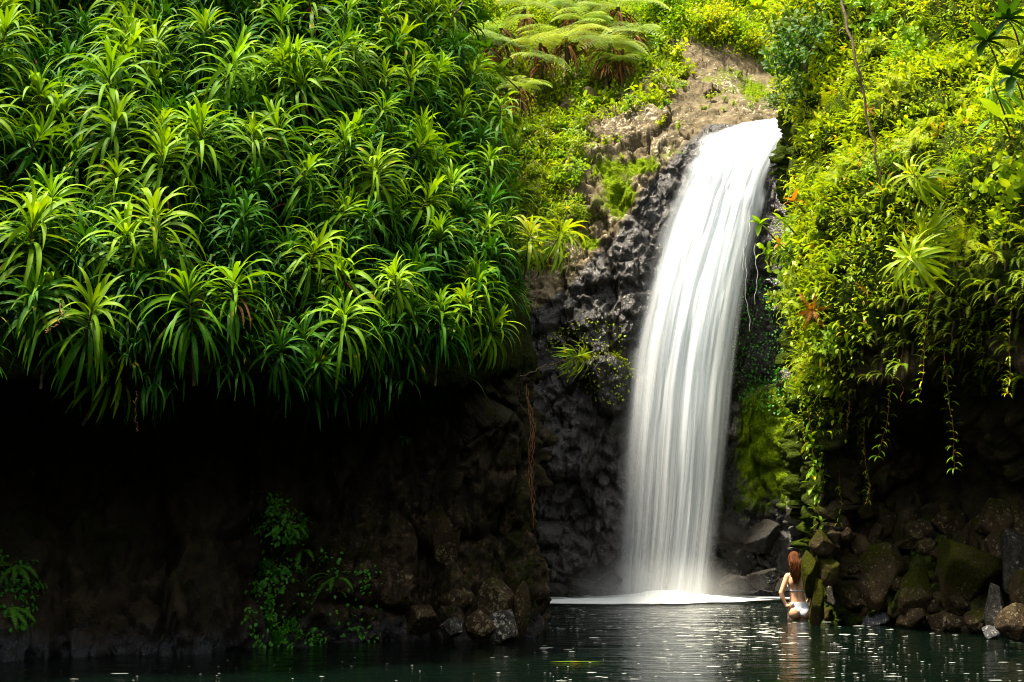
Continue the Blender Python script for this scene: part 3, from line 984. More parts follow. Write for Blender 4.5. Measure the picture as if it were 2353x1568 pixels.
# thicket under-leaves, coloured dark to paint gap shade: nobody could count them
r = np.random.default_rng(21)
pc, nc = SL.cloud([LEFT, [(-700, -300), (-90, -300), (1000, -300), (985, -90), (-90, -90), (-90, 850), (-700, 900)]], 4200, r, jlo=112)
pc = np.repeat(pc, 7, 0); nc = np.repeat(nc, 7, 0)
pc = pc + nc * r.uniform(-0.05, 0.18, (len(pc), 1))
dd = nrm(nc * 0.8 + r.normal(0, 0.6, pc.shape) + np.array([0, 0, 0.1]))
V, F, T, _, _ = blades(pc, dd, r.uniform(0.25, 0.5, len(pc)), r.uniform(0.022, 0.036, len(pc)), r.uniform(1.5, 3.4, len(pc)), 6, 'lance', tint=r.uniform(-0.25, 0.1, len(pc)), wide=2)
a = Acc(); a.add(V, F, T)
rdat = []
for q_ in ros:
    me_ = [c_ for c_ in q_.children if c_.name.startswith('leaves')][0].data
    v_ = np.zeros(len(me_.vertices) * 3); me_.vertices.foreach_get('co', v_)
    f_ = np.zeros(len(me_.loops), dtype=np.int32); me_.loops.foreach_get('vertex_index', f_)
    t_ = np.zeros(len(me_.vertices)); me_.attributes['tint'].data.foreach_get('value', t_)
    rdat.append((v_.reshape(-1, 3), f_.reshape(-1, 4), t_))
for p, n in SL.sample(LEFT, 420, 0.19, np.random.default_rng(4), jlo=116, taken=taken):
    v_, f_, t_ = rdat[int(r.integers(7))]
    R3 = np.array(quat_from(np.array([0, 0, 0.8]) + n * 0.6 + r.normal(0, 0.25, 3), r.uniform(0, 6.28)).to_matrix())
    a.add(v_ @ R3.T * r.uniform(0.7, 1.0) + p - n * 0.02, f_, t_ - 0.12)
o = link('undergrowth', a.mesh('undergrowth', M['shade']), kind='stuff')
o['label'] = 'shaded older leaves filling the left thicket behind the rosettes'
free_proto(ros[1:])

# ------------------------------------------------------------------ right bank
ferns = [make_fern('fern', 200 + k, nf=9 + k % 4, L=0.36 + 0.05 * (k % 3), npin=18, plen=0.052 + 0.01 * (k % 2), pwid=0.016) for k in range(5)]
hferns = [make_fern('hanging_fern', 230 + k, nf=4 + k % 3, L=0.26 + 0.04 * (k % 3), npin=15, plen=0.034, pwid=0.013, droop=1.9, el0=(0.0, 0.8), spread=1.7, az0=R(165), tintb=0.05) for k in range(4)]
shr = [make_shrub('leafy_plant', 260 + k, nst=8 + k % 3, H=0.34 + 0.06 * (k % 3), per=11, ll=0.08 + 0.02 * (k % 3), lw=0.045 + 0.012 * (k % 3)) for k in range(5)]
lan = [make_shrub('narrow_leaved_plant', 290 + k, nst=6, H=0.30, per=14, ll=0.17, lw=0.026, shape='lance', droop=1.2) for k in range(4)]
tuf = [make_tuft('grass_tuft', 310 + k) for k in range(3)]
DENSE = [(1790, -90), (1800, 60), (1800, 220), (1856, 270), (1862, 380), (1840, 500), (1820, 640), (1865, 760), (1850, 900), (1865, 1010), (1905, 985), (1950, 900), (1985, 790), (2040, 660), (2120, 590), (2250, 560), (2800, 480), (2800, -90)]
SPARSE = [(1905, 985), (1985, 790), (2050, 650), (2250, 560), (2600, 500), (2600, 930), (2250, 900), (2100, 820), (1980, 1010)]
def place_right(p):
    x, y = proj(p)
    row = 'high on the right bank' if y < 220 else ('midway up the right bank' if y < 520 else 'low on the right bank above dark rock')
    c = 'next to the waterfall lip' if x < 1930 else ('near its middle' if x < 2160 else 'near its right end')
    return row, c
def lr(a):
    def f(p, k):
        row, c = place_right(p)
        return f'{"small" if k < 0.95 else "large"} {a} {row}, {c}'
    return f
tk = []
rr = np.random.default_rng(31)
put('fern', ferns, SR.sample(DENSE, 150, 0.22, rr, jlo=60, taken=tk), lr('yellow-green fern'), 'fern', 'ferns growing on the right bank', 0.45, 0.8, 0.3, (0.7, 1.25), 0.05)
put('shrub', shr, SR.sample(DENSE, 140, 0.20, rr, jlo=60, taken=tk), lr('broad-leaved plant'), 'plant', 'broad-leaved plants on the right bank', 0.35, 0.85, 0.3, (0.7, 1.3), 0.0)
put('lance', lan, SR.sample(DENSE, 60, 0.20, rr, jlo=60, taken=tk), lr('narrow-leaved plant'), 'plant', 'narrow-leaved plants on the right bank', 0.5, 0.7, 0.25, (0.7, 1.2), 0.0)
put('tuft', tuf, SR.sample(DENSE, 45, 0.22, rr, jlo=60, taken=tk), lr('grass tuft'), 'grass tuft', 'grass tufts on the right bank', 0.3, 0.9, 0.25, (0.6, 1.1), 0.0)
def lab_hf(p, k):
    x, y = proj(p)
    return f'{"short" if k < 1 else "long"} drooping fern on the dark wall {"below the hanging rosette" if x < 2180 else "at the right picture edge"}, {"upper" if y < 700 else "lower"} part'
dfn = [make_fern('dry_fern', 225 + k, nf=6, L=0.34, npin=18, plen=0.045, pwid=0.014, mat='orange', droop=2.4) for k in range(2)]
put('dry_fern', dfn, SR.sample([(1870, 300), (2000, 250), (2200, 280), (2150, 480), (2000, 700), (1930, 900), (1870, 900)], 26, 0.25, rr, jlo=60, taken=tk), lr('brown fern'), 'fern', 'dry ferns on the right bank', 0.3, 0.9, 0.3, (0.5, 0.95), 0.06)
free_proto(dfn)
tk2 = []
put('hanging_fern', hferns, SR.sample(SPARSE, 210, 0.13, rr, jlo=50, taken=tk2, wfun=lambda x, y: 0.15 + 0.85 * sm(-y, -900, -560)), lab_hf, 'fern', 'drooping ferns on the dark right wall', 0.35, 0.9, 0.25, (0.7, 1.35), 0.02, spin=0.5)
# ground cover of the right bank
r = np.random.default_rng(41)
pc, nc = SR.cloud(DENSE, 84000, r, jlo=50)
cl1 = fbm(pc * 1.7, 3, 201)
keep = r.uniform(0, 1, len(pc)) < 0.5 + 0.9 * sm(cl1, -0.35, 0.15)
pc, nc, cl1 = pc[keep], nc[keep], cl1[keep]
cl2 = fbm(pc * 2.3 + 40, 2, 202)
pc = pc + nc * ((r.uniform(0.0, 1, (len(pc), 1)) ** 1.3) * (0.12 + 0.42 * sm(cl1, -0.2, 0.4))[:, None])
dd = nrm(nc * 0.8 + r.normal(0, 0.5, pc.shape) + np.array([-0.3, 0, 0.1]))
big_ = sm(cl2, -0.3, 0.4)
V, F, T, _, _ = blades(pc, dd, r.uniform(0.05, 0.10, len(pc)) * (0.6 + 1.1 * big_), r.uniform(0.012, 0.028, len(pc)) * (0.7 + 1.6 * big_), r.uniform(0.8, 2.4, len(pc)), 3, 'ovate', tint=r.uniform(-0.2, 0.35, len(pc)) + 0.35 * fbm(pc * 1.1, 2, 203) + 0.2 * big_, wide=2)
a = Acc(); a.add(V, F, T)
o = link('undergrowth', a.mesh('undergrowth', M['bright']), kind='stuff')
o['label'] = 'dense low leafy ground cover on the right bank'

# long trailing strands that hang over the dark wall
stp = []
for k in range(4):
    r = np.random.default_rng(600 + k)
    L_ = 0.9 + 0.25 * k
    pts = catmull(np.array([(0, 0, 0), (-0.06, -0.10, -0.05), (-0.09, -0.14, -L_ * 0.4), (-0.07, -0.13, -L_ * 0.75), (-0.10, -0.12, -L_)]), 24)
    pts[1:] += r.normal(0, 0.008, pts[1:].shape)
    V, F = tube(pts, np.linspace(0.007, 0.003, 24), 4)
    o = empty('trailing_strand', PROTO_LOC)
    link('stem', mesh_np('stem', V, F, M['root'], {'tint': np.zeros(len(V))}), o)
    nl = 64
    i = r.integers(1, 24, nl)
    az = r.uniform(R(120), R(300), nl)
    V, F, T, _, _ = blades(pts[i], dirs(az, r.uniform(-0.1, 0.9, nl)), r.uniform(0.07, 0.20, nl), 0.022, 1.9, 5, 'lance', tint=r.uniform(0, 0.7, nl), wide=2)
    a = Acc(); a.add(V, F, T)
    link('leaves', a.mesh('leaves', M['bright']), o)
    stp.append(o)
EDGE = [(1860, 640), (1872, 860), (1925, 900), (1975, 860), (2060, 700), (2260, 600), (2420, 560), (2420, 700), (2250, 760), (2100, 860), (1990, 980), (1930, 960)]
def lab_st(p, k):
    x, y = proj(p)
    return f'{"short" if k < 1 else "long"} trailing leafy strand hanging {"at the mossy corner beside the falls" if x < 1920 else ("over the dark wall below the right bank" if x < 2150 else "over the dark wall near the right picture edge")}'
put('strand', stp, SR.sample(EDGE, 26, 0.26, np.random.default_rng(77), jlo=50), lab_st, 'vine', 'trailing strands below the right bank', 0.9, 0.1, 0.05, (0.4, 0.95), 0.10, spin=0.6)

# ------------------------------------------------------------------ centre slope beside and above the falls
SLOPE = [(1120, 300), (1330, 290), (1345, 340), (1330, 420), (1330, 500), (1300, 560), (1260, 620), (1160, 640), (1120, 500)]
GULLY = [(1100, 150), (1500, 90), (1560, 140), (1545, 230), (1470, 260), (1380, 280), (1300, 300), (1110, 310)]
TOPB = [(1490, -80), (1850, -80), (1850, 200), (1770, 160), (1680, 130), (1590, 105), (1530, 90)]
tk = []
rr = np.random.default_rng(51)
def lc(a, b):
    return lambda p, k: f'{"small" if k < 0.95 else "large"} {a} {b}, {"left" if proj(p)[0] < 1240 else "right"} side'
put('x', lan, SB.sample(SLOPE, 60, 0.20, rr, taken=tk), lc('narrow-leaved bright plant', 'on the slope left of the brown rock'), 'plant', 'narrow-leaved plants on the slope left of the falls', 0.7, 0.6, 0.2, (0.8, 1.3))
put('x', shr, SB.sample(SLOPE, 34, 0.20, rr, taken=tk), lc('broad-leaved bright plant', 'on the slope left of the brown rock'), 'plant', 'broad-leaved plants on the slope left of the falls', 0.7, 0.6, 0.2, (0.6, 1.1))
put('x', shr, SB.sample(GULLY, 60, 0.25, rr, taken=tk), lc('leafy plant', 'below the tree ferns'), 'plant', 'leafy plants below the tree ferns', 0.8, 0.5, 0.2, (0.8, 1.4))
put('x', tuf, SB.sample(GULLY, 30, 0.25, rr, taken=tk), lc('grass tuft', 'below the tree ferns'), 'grass tuft', 'grass tufts below the tree ferns', 0.8, 0.5, 0.2, (0.7, 1.2))
r = np.random.default_rng(42)
pc, nc = SB.cloud([SLOPE, GULLY, TOPB, [(1100, -90), (1900, -90), (1900, 60), (1100, 150)]], 22000, r)
pc = pc + nc * (r.uniform(0.0, 1, (len(pc), 1)) ** 1.5) * 0.25
dd = nrm(nc * 0.5 + r.normal(0, 0.6, pc.shape) + np.array([0, 0, 0.6]))
V, F, T, _, _ = blades(pc, dd, r.uniform(0.05, 0.14, len(pc)), r.uniform(0.02, 0.05, len(pc)), r.uniform(0.5, 2.0, len(pc)), 3, 'ovate', tint=r.uniform(0, 0.7, len(pc)), wide=2)
a = Acc(); a.add(V, F, T)
o = link('undergrowth', a.mesh('undergrowth', M['bright']), kind='stuff')
o['label'] = 'low bright leafy cover on the slopes left of and above the waterfall'
# sparse seedlings on the brown rock
ROCKG = [(1330, 330), (1480, 260), (1540, 140), (1760, 170), (1770, 240), (1600, 290), (1440, 420), (1400, 520), (1310, 560)]
put('x', shr, SB.sample(ROCKG, 38, 0.25, rr, wfun=lambda x, y: 0.3 + fbm(np.stack([x / 60, y / 60, 0 * x], 1), 2, 9) ** 2 * 3), lambda p, k: 'tiny seedling growing on the bare brown rock by the falls', 'seedling', 'seedlings on the bare brown rock', 0.8, 0.5, 0.2, (0.25, 0.55))

tfs = [make_treefern(400 + k, Rr=0.9 + 0.1 * (k % 3), H=1.1 + 0.25 * (k % 3)) for k in range(4)]
TF = [(1361, 40, 30.0, 1.0), (1192, 52, 29.5, .9), (1317, 78, 29.0, .95), (1385, 92, 28.6, 1.0), (1436, 100, 28.6, .7), (1445, 128, 28.2, .55), (1225, 126, 28.4, .62),
      (1200, 190, 27.6, .72), (1128, 84, 29.0, .8), (1245, 92, 28.8, .85), (1461, 66, 29.8, .8), (1386, 125, 28.2, .6), (1290, 10, 31.0, 1.1), (1433, 12, 31.0, 1.1), (1180, 8, 31.0, 1.0), (1330, -20, 32.0, 1.2)]
tfl = ['wide pale crown at the top', 'flat crown upper left of the group', 'broad layered crown in the middle of the group', 'flat crown right of the middle', 'small crown with drooping tips at the right', 'lowest small crown at the right edge', 'small low crown with brown skirt left of middle',
       'isolated lowest crown with browned right fronds', 'crown at the far left behind dark leaves', 'pale overlapping crown left of the middle', 'feathery crown highest on the right', 'low flat crown over hanging dead fronds', 'hazy crown behind the group, top centre', 'hazy crown behind the group, top right', 'hazy crown behind the group, top left', 'farthest crown cut by the picture top']
for k, (vx, vy, Y, sc) in enumerate(TF):
    q = P(vx, vy + 14, Y)
    pr = tfs[k % 4]
    H = 1.1 + 0.25 * ((k % 4) % 3)
    o = copy_thing(pr, (q[0], q[1], q[2] - H * sc), quat_from((rng.normal(0, 0.16), -0.22 + rng.normal(0, 0.12), 1), rng.uniform(0, 6.28)), (sc, sc, sc))
    tag(o, 'tree fern, ' + tfl[k], 'tree fern', 'tree ferns on the slope above the falls')
bus = [make_bush('bush', 500 + k, Rr=0.85, n=1500) for k in range(3)]
BU = [(1520, 60, 31.5, 1.0), (1570, 85, 31.0, .8), (1630, 95, 31.0, .9), (1690, 115, 31.0, .8), (1745, 140, 30.8, .7), (1550, 10, 33, 1.2), (1620, 20, 33, 1.2), (1690, 40, 33, 1.2), (1750, 60, 32.5, 1.1), (1800, 90, 31.5, 1.0),
      (1500, -10, 35, 1.4), (1590, -40, 36, 1.5), (1680, -40, 36, 1.5), (1770, -10, 35, 1.4), (1840, 20, 33, 1.3), (1400, -60, 36, 1.5), (1300, -60, 36, 1.5), (1200, -50, 36, 1.4), (1110, -20, 33, 1.3), (1090, 60, 31, 1.0), (1100, 140, 29.5, .8), (1850, -40, 36, 1.6)]
names = ['leftmost bush over the brown ridge', 'low bush on the brown ridge beside the grassy tongue', 'rounded bush with bare twigs in the middle of the ridge', 'dark-based bush on the ridge right of the bare twigs', 'last low bush at the right end of the ridge']
for k, (vx, vy, Y, sc) in enumerate(BU):
    q = P(vx, vy + 22 * sc, Y)
    o = copy_thing(bus[k % 3], q, quat_from((0, -0.15, 1), rng.uniform(0, 6.28)), sc)
    tag(o, names[k] if k < 5 else ('pale green bush high behind the ridge, ' + ('above the falls' if vx > 1480 else 'above the tree ferns')), 'bush', 'bushes above the waterfall')

# big dark shrub leaves overhanging the lip, from the right bank
dk = make_bush('bush', 520, Rr=0.55, n=520, ll=0.11, lw=0.06, mat='dark', nbr=16)
for k, (vx, vy, Y, sc, lab) in enumerate([(1846, 155, 21.2, 1.0, 'dark round-leaved bush above the waterfall lip'), (1822, 236, 20.8, .58, 'dark round-leaved bush hanging over the waterfall lip'), (1860, 110, 21.8, 1.0, 'glossy green bush above the dark round-leaved one')]):
    o = dk if k == 0 else copy_thing(dk, (0, 0, 0))
    o.location = P(vx, vy, Y)
    o.rotation_mode = 'QUATERNION'
    o.rotation_quaternion = quat_from((-0.5, -0.4, 0.6), k * 2.0)
    o.scale = (sc,) * 3
    tag(o, lab, 'bush')
# plants standing out singly
def single(proto, vx, vy, Y, up, k, lab, cat='plant', spin=None):
    o = copy_thing(proto, P(vx, vy, Y), quat_from(up, rng.uniform(0, 6.28) if spin is None else spin), k)
    tag(o, lab, cat)
    return o
bros = make_rosette(180, 44, H=0.35, L=0.5, wid=0.046)
for ch in bros.children:
    if ch.name.startswith('leaves'):
        ch.data.materials[0] = M['bright']
single(bros, 2120, 610, 16.2, (-0.5, -0.6, 0.15), 0.95, 'large hanging rosette of broad bright leaves on the dark right wall')
single(bros, 2150, 520, 16.5, (-0.6, -0.3, -0.5), 0.85, 'bright leafy shoot just above the large hanging rosette')
single(bros, 2140, 425, 16.4, (-0.7, -0.3, 0.3), 0.85, 'bright rosette with narrow leaves pointing left, second above the hanging one')
single(bros, 2300, 240, 15.9, (-0.4, -0.3, 0.8), 0.8, 'upright bright rosette near the right picture edge')
single(bros, 1262, 585, 17.6, (0.4, -0.2, 0.7), 0.95, 'yellow-green rosette on a curved branch reaching over the gorge')
single(bros, 1210, 590, 17.5, (0.1, -0.3, 0.8), 0.9, 'rosette on the corner of the thicket where the branch leaves it')
single(bros, 1300, 828, 17.4, (0.9, -0.1, 0.3), 0.55, 'small bright leaf cluster at the end of a thin branch by the falls')
bros.location = P(1150, 300, 19.0)
tag(bros, 'pale rosette high on the edge of the left thicket', 'plant')

# creepers on the rocks
def creeper(name, surf, polys, n, sz, mat, label, near_h=0.04, group=None, wf=None, seed=1, jlo=0):
    r = np.random.default_rng(seed)
    pc, nc = surf.cloud(polys, n, r, jlo=jlo, wfun=wf)
    pc = pc + nc * r.uniform(0.01, near_h, (n, 1))
    dd = nrm(np.array([0, 0, -0.6]) + nc * 0.5 + r.normal(0, 0.35, pc.shape))
    V, F, T, _, _ = blades(pc, dd, sz * r.uniform(0.6, 1.3, n), sz * 0.8 * r.uniform(0.6, 1.2, n), 0.3, 3, 'ovate', tint=r.uniform(-0.1, 0.6, n), wide=2, side0=np.cross(nc, np.array([0, 0, 1.0])))
    a = Acc(); a.add(V, F, T)
    o = link(name, a.mesh(name, M[mat]))
    tag(o, label, 'creeper', group)
    return o
creeper('creeper', SB, [(1290, 745), (1400, 725), (1450, 780), (1450, 900), (1410, 930), (1330, 900), (1240, 800), (1250, 760)], 900, 0.05, 'bright', 'small-leaved creeper covering the wet rock left of the falls', seed=1)
creeper('creeper', SB, [(1690, 640), (1840, 640), (1850, 960), (1700, 940), (1660, 760)], 1500, 0.045, 'cave', 'dark green creeper on the shaded rock right of the falls', 0.08, seed=2)
wfc = lambda x, y: 0.05 + sm(fbm(np.stack([x / 45, y / 60, 0 * x], 1), 3, 4), 0.0, 0.4)
creeper('creeper', SL, [(580, 1130), (640, 1130), (690, 1200), (760, 1270), (890, 1300), (880, 1400), (850, 1480), (620, 1490), (560, 1450), (600, 1260)], 2800, 0.05, 'cave', 'dim green creeper trailing down the cave wall to the water', 0.12, wf=wfc, seed=3)
creeper('creeper', SL, [(880, 400), (1010, 420), (1040, 520), (960, 560), (900, 500)], 420, 0.055, 'bright', 'pale small-leaved creeper climbing over the right part of the thicket', 0.42, seed=6, jlo=120)
creeper('creeper', SL, [(0, 1270), (90, 1300), (80, 1450), (0, 1470)], 220, 0.05, 'cave', 'dim green creeper in the lower left corner', 0.1, seed=4)
cf = make_fern('shade_fern', 350, nf=7, L=0.42, npin=20, plen=0.045, pwid=0.014, mat='cave', droop=1.9, el0=(-0.1, 0.8), spread=3.0, az0=R(185))
for k, (vx, vy, sc, lab) in enumerate([(655, 1210, .9, 'dim fern at the head of the cave creeper'), (690, 1270, 1.0, 'dim fern in the middle of the cave creeper'), (770, 1330, 1.0, 'dim fern lower right in the cave creeper'),
                                       (40, 1300, 1.0, 'dim fern in the lower left corner, upper'), (25, 1400, 1.0, 'dim fern in the lower left corner, lower'), (1018, 1240, .5, 'small fern in a crack of the left cliff'), (1095, 1105, .35, 'tiny fern high on the left cliff wall'),
                                       (925, 1000, .4, 'tiny fern right under the thicket rim'), (70, 1075, .4, 'tiny fern on the cave wall at far left')]):
    p, n = SL.at(vx, vy)
    if k == 0:
        o = cf
        o.location = p
    else:
        o = copy_thing(cf, tuple(p))
    o.rotation_mode = 'QUATERNION'
    o.rotation_quaternion = Euler((0.1 * k, 0, 0.35 * math.sin(k * 2.1))).to_quaternion()
    o.scale = (sc,) * 3
    tag(o, lab, 'fern')

# vines and roots hanging
def hanging(name, pts, rad, mat, label, cat='vine', leaves=0, seed=0, lmat='bright', lsz=0.07):
    r = np.random.default_rng(seed + 900)
    pts = catmull(np.array(pts, float), 26)
    pts[1:-1] += r.normal(0, 0.012, pts[1:-1].shape)
    V, F = tube(pts, np.linspace(rad, rad * 0.5, len(pts)), 5)
    me = mesh_np(name, V, F, M[mat], {'tint': np.zeros(len(V))})
    if leaves:
        o = empty(name)
        link('stem', me, o)
        i = r.integers(2, len(pts), leaves)
        p = pts[i]
        V, F, T, _, _ = blades(p, nrm(r.normal(0, 1, p.shape) + np.array([0, -0.4, 0.2])), lsz * r.uniform(0.6, 1.3, leaves), lsz * 0.35, 1.2, 5, 'lance', tint=r.uniform(0, 0.6, leaves), wide=3)
        a = Acc(); a.add(V, F, T)
        link('leaves', a.mesh('leaves', M[lmat]), o)
    else:
        o = link(name, me)
    tag(o, label, cat)
    return o
Ys = 18.75
hanging('vine', [P(1868, 900, Ys), P(1880, 1000, Ys), P(1885, 1100, Ys), P(1880, 1180, Ys), P(1892, 1225, Ys)], 0.009, 'root', 'leafy vine dangling down the mossy corner to the boulders', leaves=60, seed=1, lsz=0.13)
hanging('vine', [P(1850, 900, Ys), P(1862, 980, Ys), P(1870, 1060, Ys), P(1866, 1130, Ys)], 0.008, 'root', 'shorter leafy vine beside the long one on the mossy corner', leaves=46, seed=2, lsz=0.15)
hanging('vine', [P(2072, 780, 17.3), P(2073, 850, 17.3), P(2072, 922, 17.3)], 0.008, 'root', 'thin straight reddish vine hanging in front of the dark wall', seed=3)
hanging('vine', [P(1955, 860, 18.0), P(1950, 930, 18.0), P(1948, 985, 18.0)], 0.007, 'root', 'short brown root dangling under the right bank ferns', seed=4)
hanging('vine', [P(2180, 640, 16.8), P(2185, 690, 16.7), P(2215, 725, 16.7)], 0.009, 'root', 'short reddish vine curling on the dark right wall', seed=5)
hanging('stem', [P(1927, -30, 18.0), P(1965, 130, 17.6), P(1990, 260, 17.6), P(2008, 340, 17.5), P(2026, 455, 17.5)], 0.022, 'stem', 'long slender brown stem slanting down the right bank', 'stem', seed=6)
hanging('branch', [P(1180, 870, 17.0), P(1232, 850, 17.2), P(1270, 838, 17.4), P(1300, 828, 17.4)], 0.012, 'stem', 'thin branch carrying the small bright leaf cluster', 'branch', seed=7)
hanging('branch', [P(1150, 560, 17.5), P(1200, 592, 17.5), P(1235, 610, 17.6), P(1262, 600, 17.6)], 0.016, 'stem', 'curved branch reaching from the thicket over the gorge', 'branch', seed=8)
hanging('branch', [P(1085, -30, 18.4), P(1040, 40, 18.0), P(1000, 90, 18.0)], 0.014, 'stem', 'dark twig at the top of the gorge opening', 'branch', leaves=26, seed=9, lmat='dark', lsz=0.16)
hanging('branch', [P(140, 690, 13.2), P(132, 740, 13.1), P(105, 765, 13.1)], 0.008, 'root', 'bent pale twig in the dark notch at the left', 'branch', seed=10)
hanging('root', [P(313, 900, 13.6), P(312, 940, 13.6), P(314, 992, 13.6)], 0.006, 'root', 'thin root dangling from the thicket over the cave', 'root', seed=11)
for k in range(5):
    x0 = 1216 + k * 2.2
    hanging('root', [P(x0 - 6, 880 + 14 * k, 17.05), P(x0 + rng.uniform(-3, 5), 980, 17.0), P(x0 + rng.uniform(-3, 5), 1090, 16.95), P(x0 + 4 + rng.uniform(-3, 3), 1180 + 9 * k, 16.95)], 0.004, 'root',
            'thin reddish root hanging down the corner of the left cliff', 'root', seed=20 + k)['group'] = 'roots hanging on the left cliff corner'
# leaf sprays that stand out
def spray(vx, vy, Y, n, sz, mat, label, seed, drp=0.8):
    r = np.random.default_rng(seed)
    c = np.array(P(vx, vy, Y))
    az = np.linspace(0, 6.28, n, endpoint=False) + r.normal(0, 0.2, n)
    d = np.stack([np.cos(az), -0.35 + 0 * az, np.sin(az) * 0.6], 1)
    V, F, T, _, _ = blades(np.tile(c, (n, 1)), nrm(d), sz * r.uniform(0.8, 1.2, n), sz * 0.42, drp, 6, 'ovate', tint=r.uniform(0.1, 0.5, n), wide=3)
    a = Acc(); a.add(V, F, T)
    o = empty('leafy_twig')
    link('leaves', a.mesh('leaves', M[mat]), o)
    V, F = tube(catmull(np.array([c, c + np.array([0.12, 0.15, -0.05]), c + np.array([0.3, 0.5, -0.12])]), 8), np.linspace(0.006, 0.012, 8), 5)
    link('stem', mesh_np('stem', V, F, M['stem'], {'tint': np.zeros(len(V))}), o)
    tag(o, label, 'twig')
spray(1822, 462, 18.6, 5, 0.17, 'orange', 'twig with yellow-orange leaves jutting from the right bank', 1)
spray(1745, 515, 18.6, 6, 0.20, 'bright', 'green leafy twig jutting farthest over the falls', 2)
spray(1795, 505, 18.6, 6, 0.17, 'bright', 'twig of fresh green leaves behind the orange one', 3)
spray(1835, 560, 18.5, 6, 0.19, 'bright', 'large-leaved twig below the orange leaves', 4)
spray(1790, 560, 18.5, 3, 0.14, 'orange', 'small twig with one orange leaf by the falls', 5)
spray(2265, 95, 15.2, 9, 0.30, 'dark', 'glossy whorled leaves, left one in the top right corner', 6)
spray(2315, 45, 15.0, 9, 0.30, 'dark', 'glossy whorled leaves in the top right corner, upper one', 7)
spray(2325, 175, 15.2, 8, 0.28, 'dark', 'glossy whorled leaves at the right edge, lower one', 8)
spray(2295, 270, 15.5, 3, 0.36, 'bright', 'very large round leaf near the right picture edge', 9)
spray(1145, 165, 19.0, 5, 0.26, 'dark', 'twig of large dark leaves before the tree ferns', 10)
spray(1120, 110, 19.0, 6, 0.2, 'dark', 'twig of small dark leaves at the gorge top', 11)
spray(1740, 20, 24.0, 10, 0.30, 'bright', 'yellow drooping frond leaves at the top above the falls', 12)
free_proto(stp + ferns + hferns + shr + lan + tuf + tfs + bus + ros[:1])

# ------------------------------------------------------------------ boulders
def boulder_mesh(name, seed, sx, sy, sz, mat, moss, wet, pale=0.3, sub=5, nplanes=11):
    r = np.random.default_rng(seed)
    bm = bmesh.new()
    bmesh.ops.create_icosphere(bm, subdivisions=sub, radius=1)
    V = np.array([v.co[:] for v in bm.verts])
    F = np.array([[v.index for v in f.verts] for f in bm.faces])
    bm.free()
    pn = nrm(r.normal(0, 1, (nplanes, 3)))
    ph = r.uniform(0.52, 0.95, nplanes)
    d = V @ pn.T
    rad = np.where(d > 0.05, ph / np.maximum(d, 0.05), 9)
    # smooth minimum gives slightly rounded edges
    k = 45.0
    rr_ = -np.log(np.sum(np.exp(-k * rad), 1) + np.exp(-k * 1.15)) / k
    Q = V * rr_[:, None]
    Q = Q * (1 + 0.06 * fbm(Q * 1.6 + seed, 3, seed)[:, None] * 0.7 + 0.035 * fbm(Q * 6 + seed, 4, seed + 1)[:, None])
    Q = Q * np.array([sx, sy, sz])
    n_ = fbm(Q * 3 + seed, 3, 5)
    up = nrm(V)[:, 2]
    mask = np.stack([moss + 0.2 * up + 0.2 * n_, wet + 0.1 * n_, np.full(len(Q), pale) + 0.1 * n_], 1)
    return mesh_np(name, Q, F, mat, {'mask': mask})
M['boulder'] = rock_mat('boulder_rock', (0.012, 0.008, 0.004), (0.040, 0.026, 0.012), (0.09, 0.06, 0.025), moss=(0.028, 0.030, 0.003), pale=(0.22, 0.18, 0.1), wetc=(0.014, 0.014, 0.014), scale=2.0, bump=0.5)
M['grey_boulder'] = rock_mat('grey_boulder_rock', (0.014, 0.013, 0.011), (0.04, 0.035, 0.028), (0.10, 0.09, 0.07), moss=(0.02, 0.024, 0.004), wetc=(0.03, 0.03, 0.032), scale=2.0, rough=0.5)
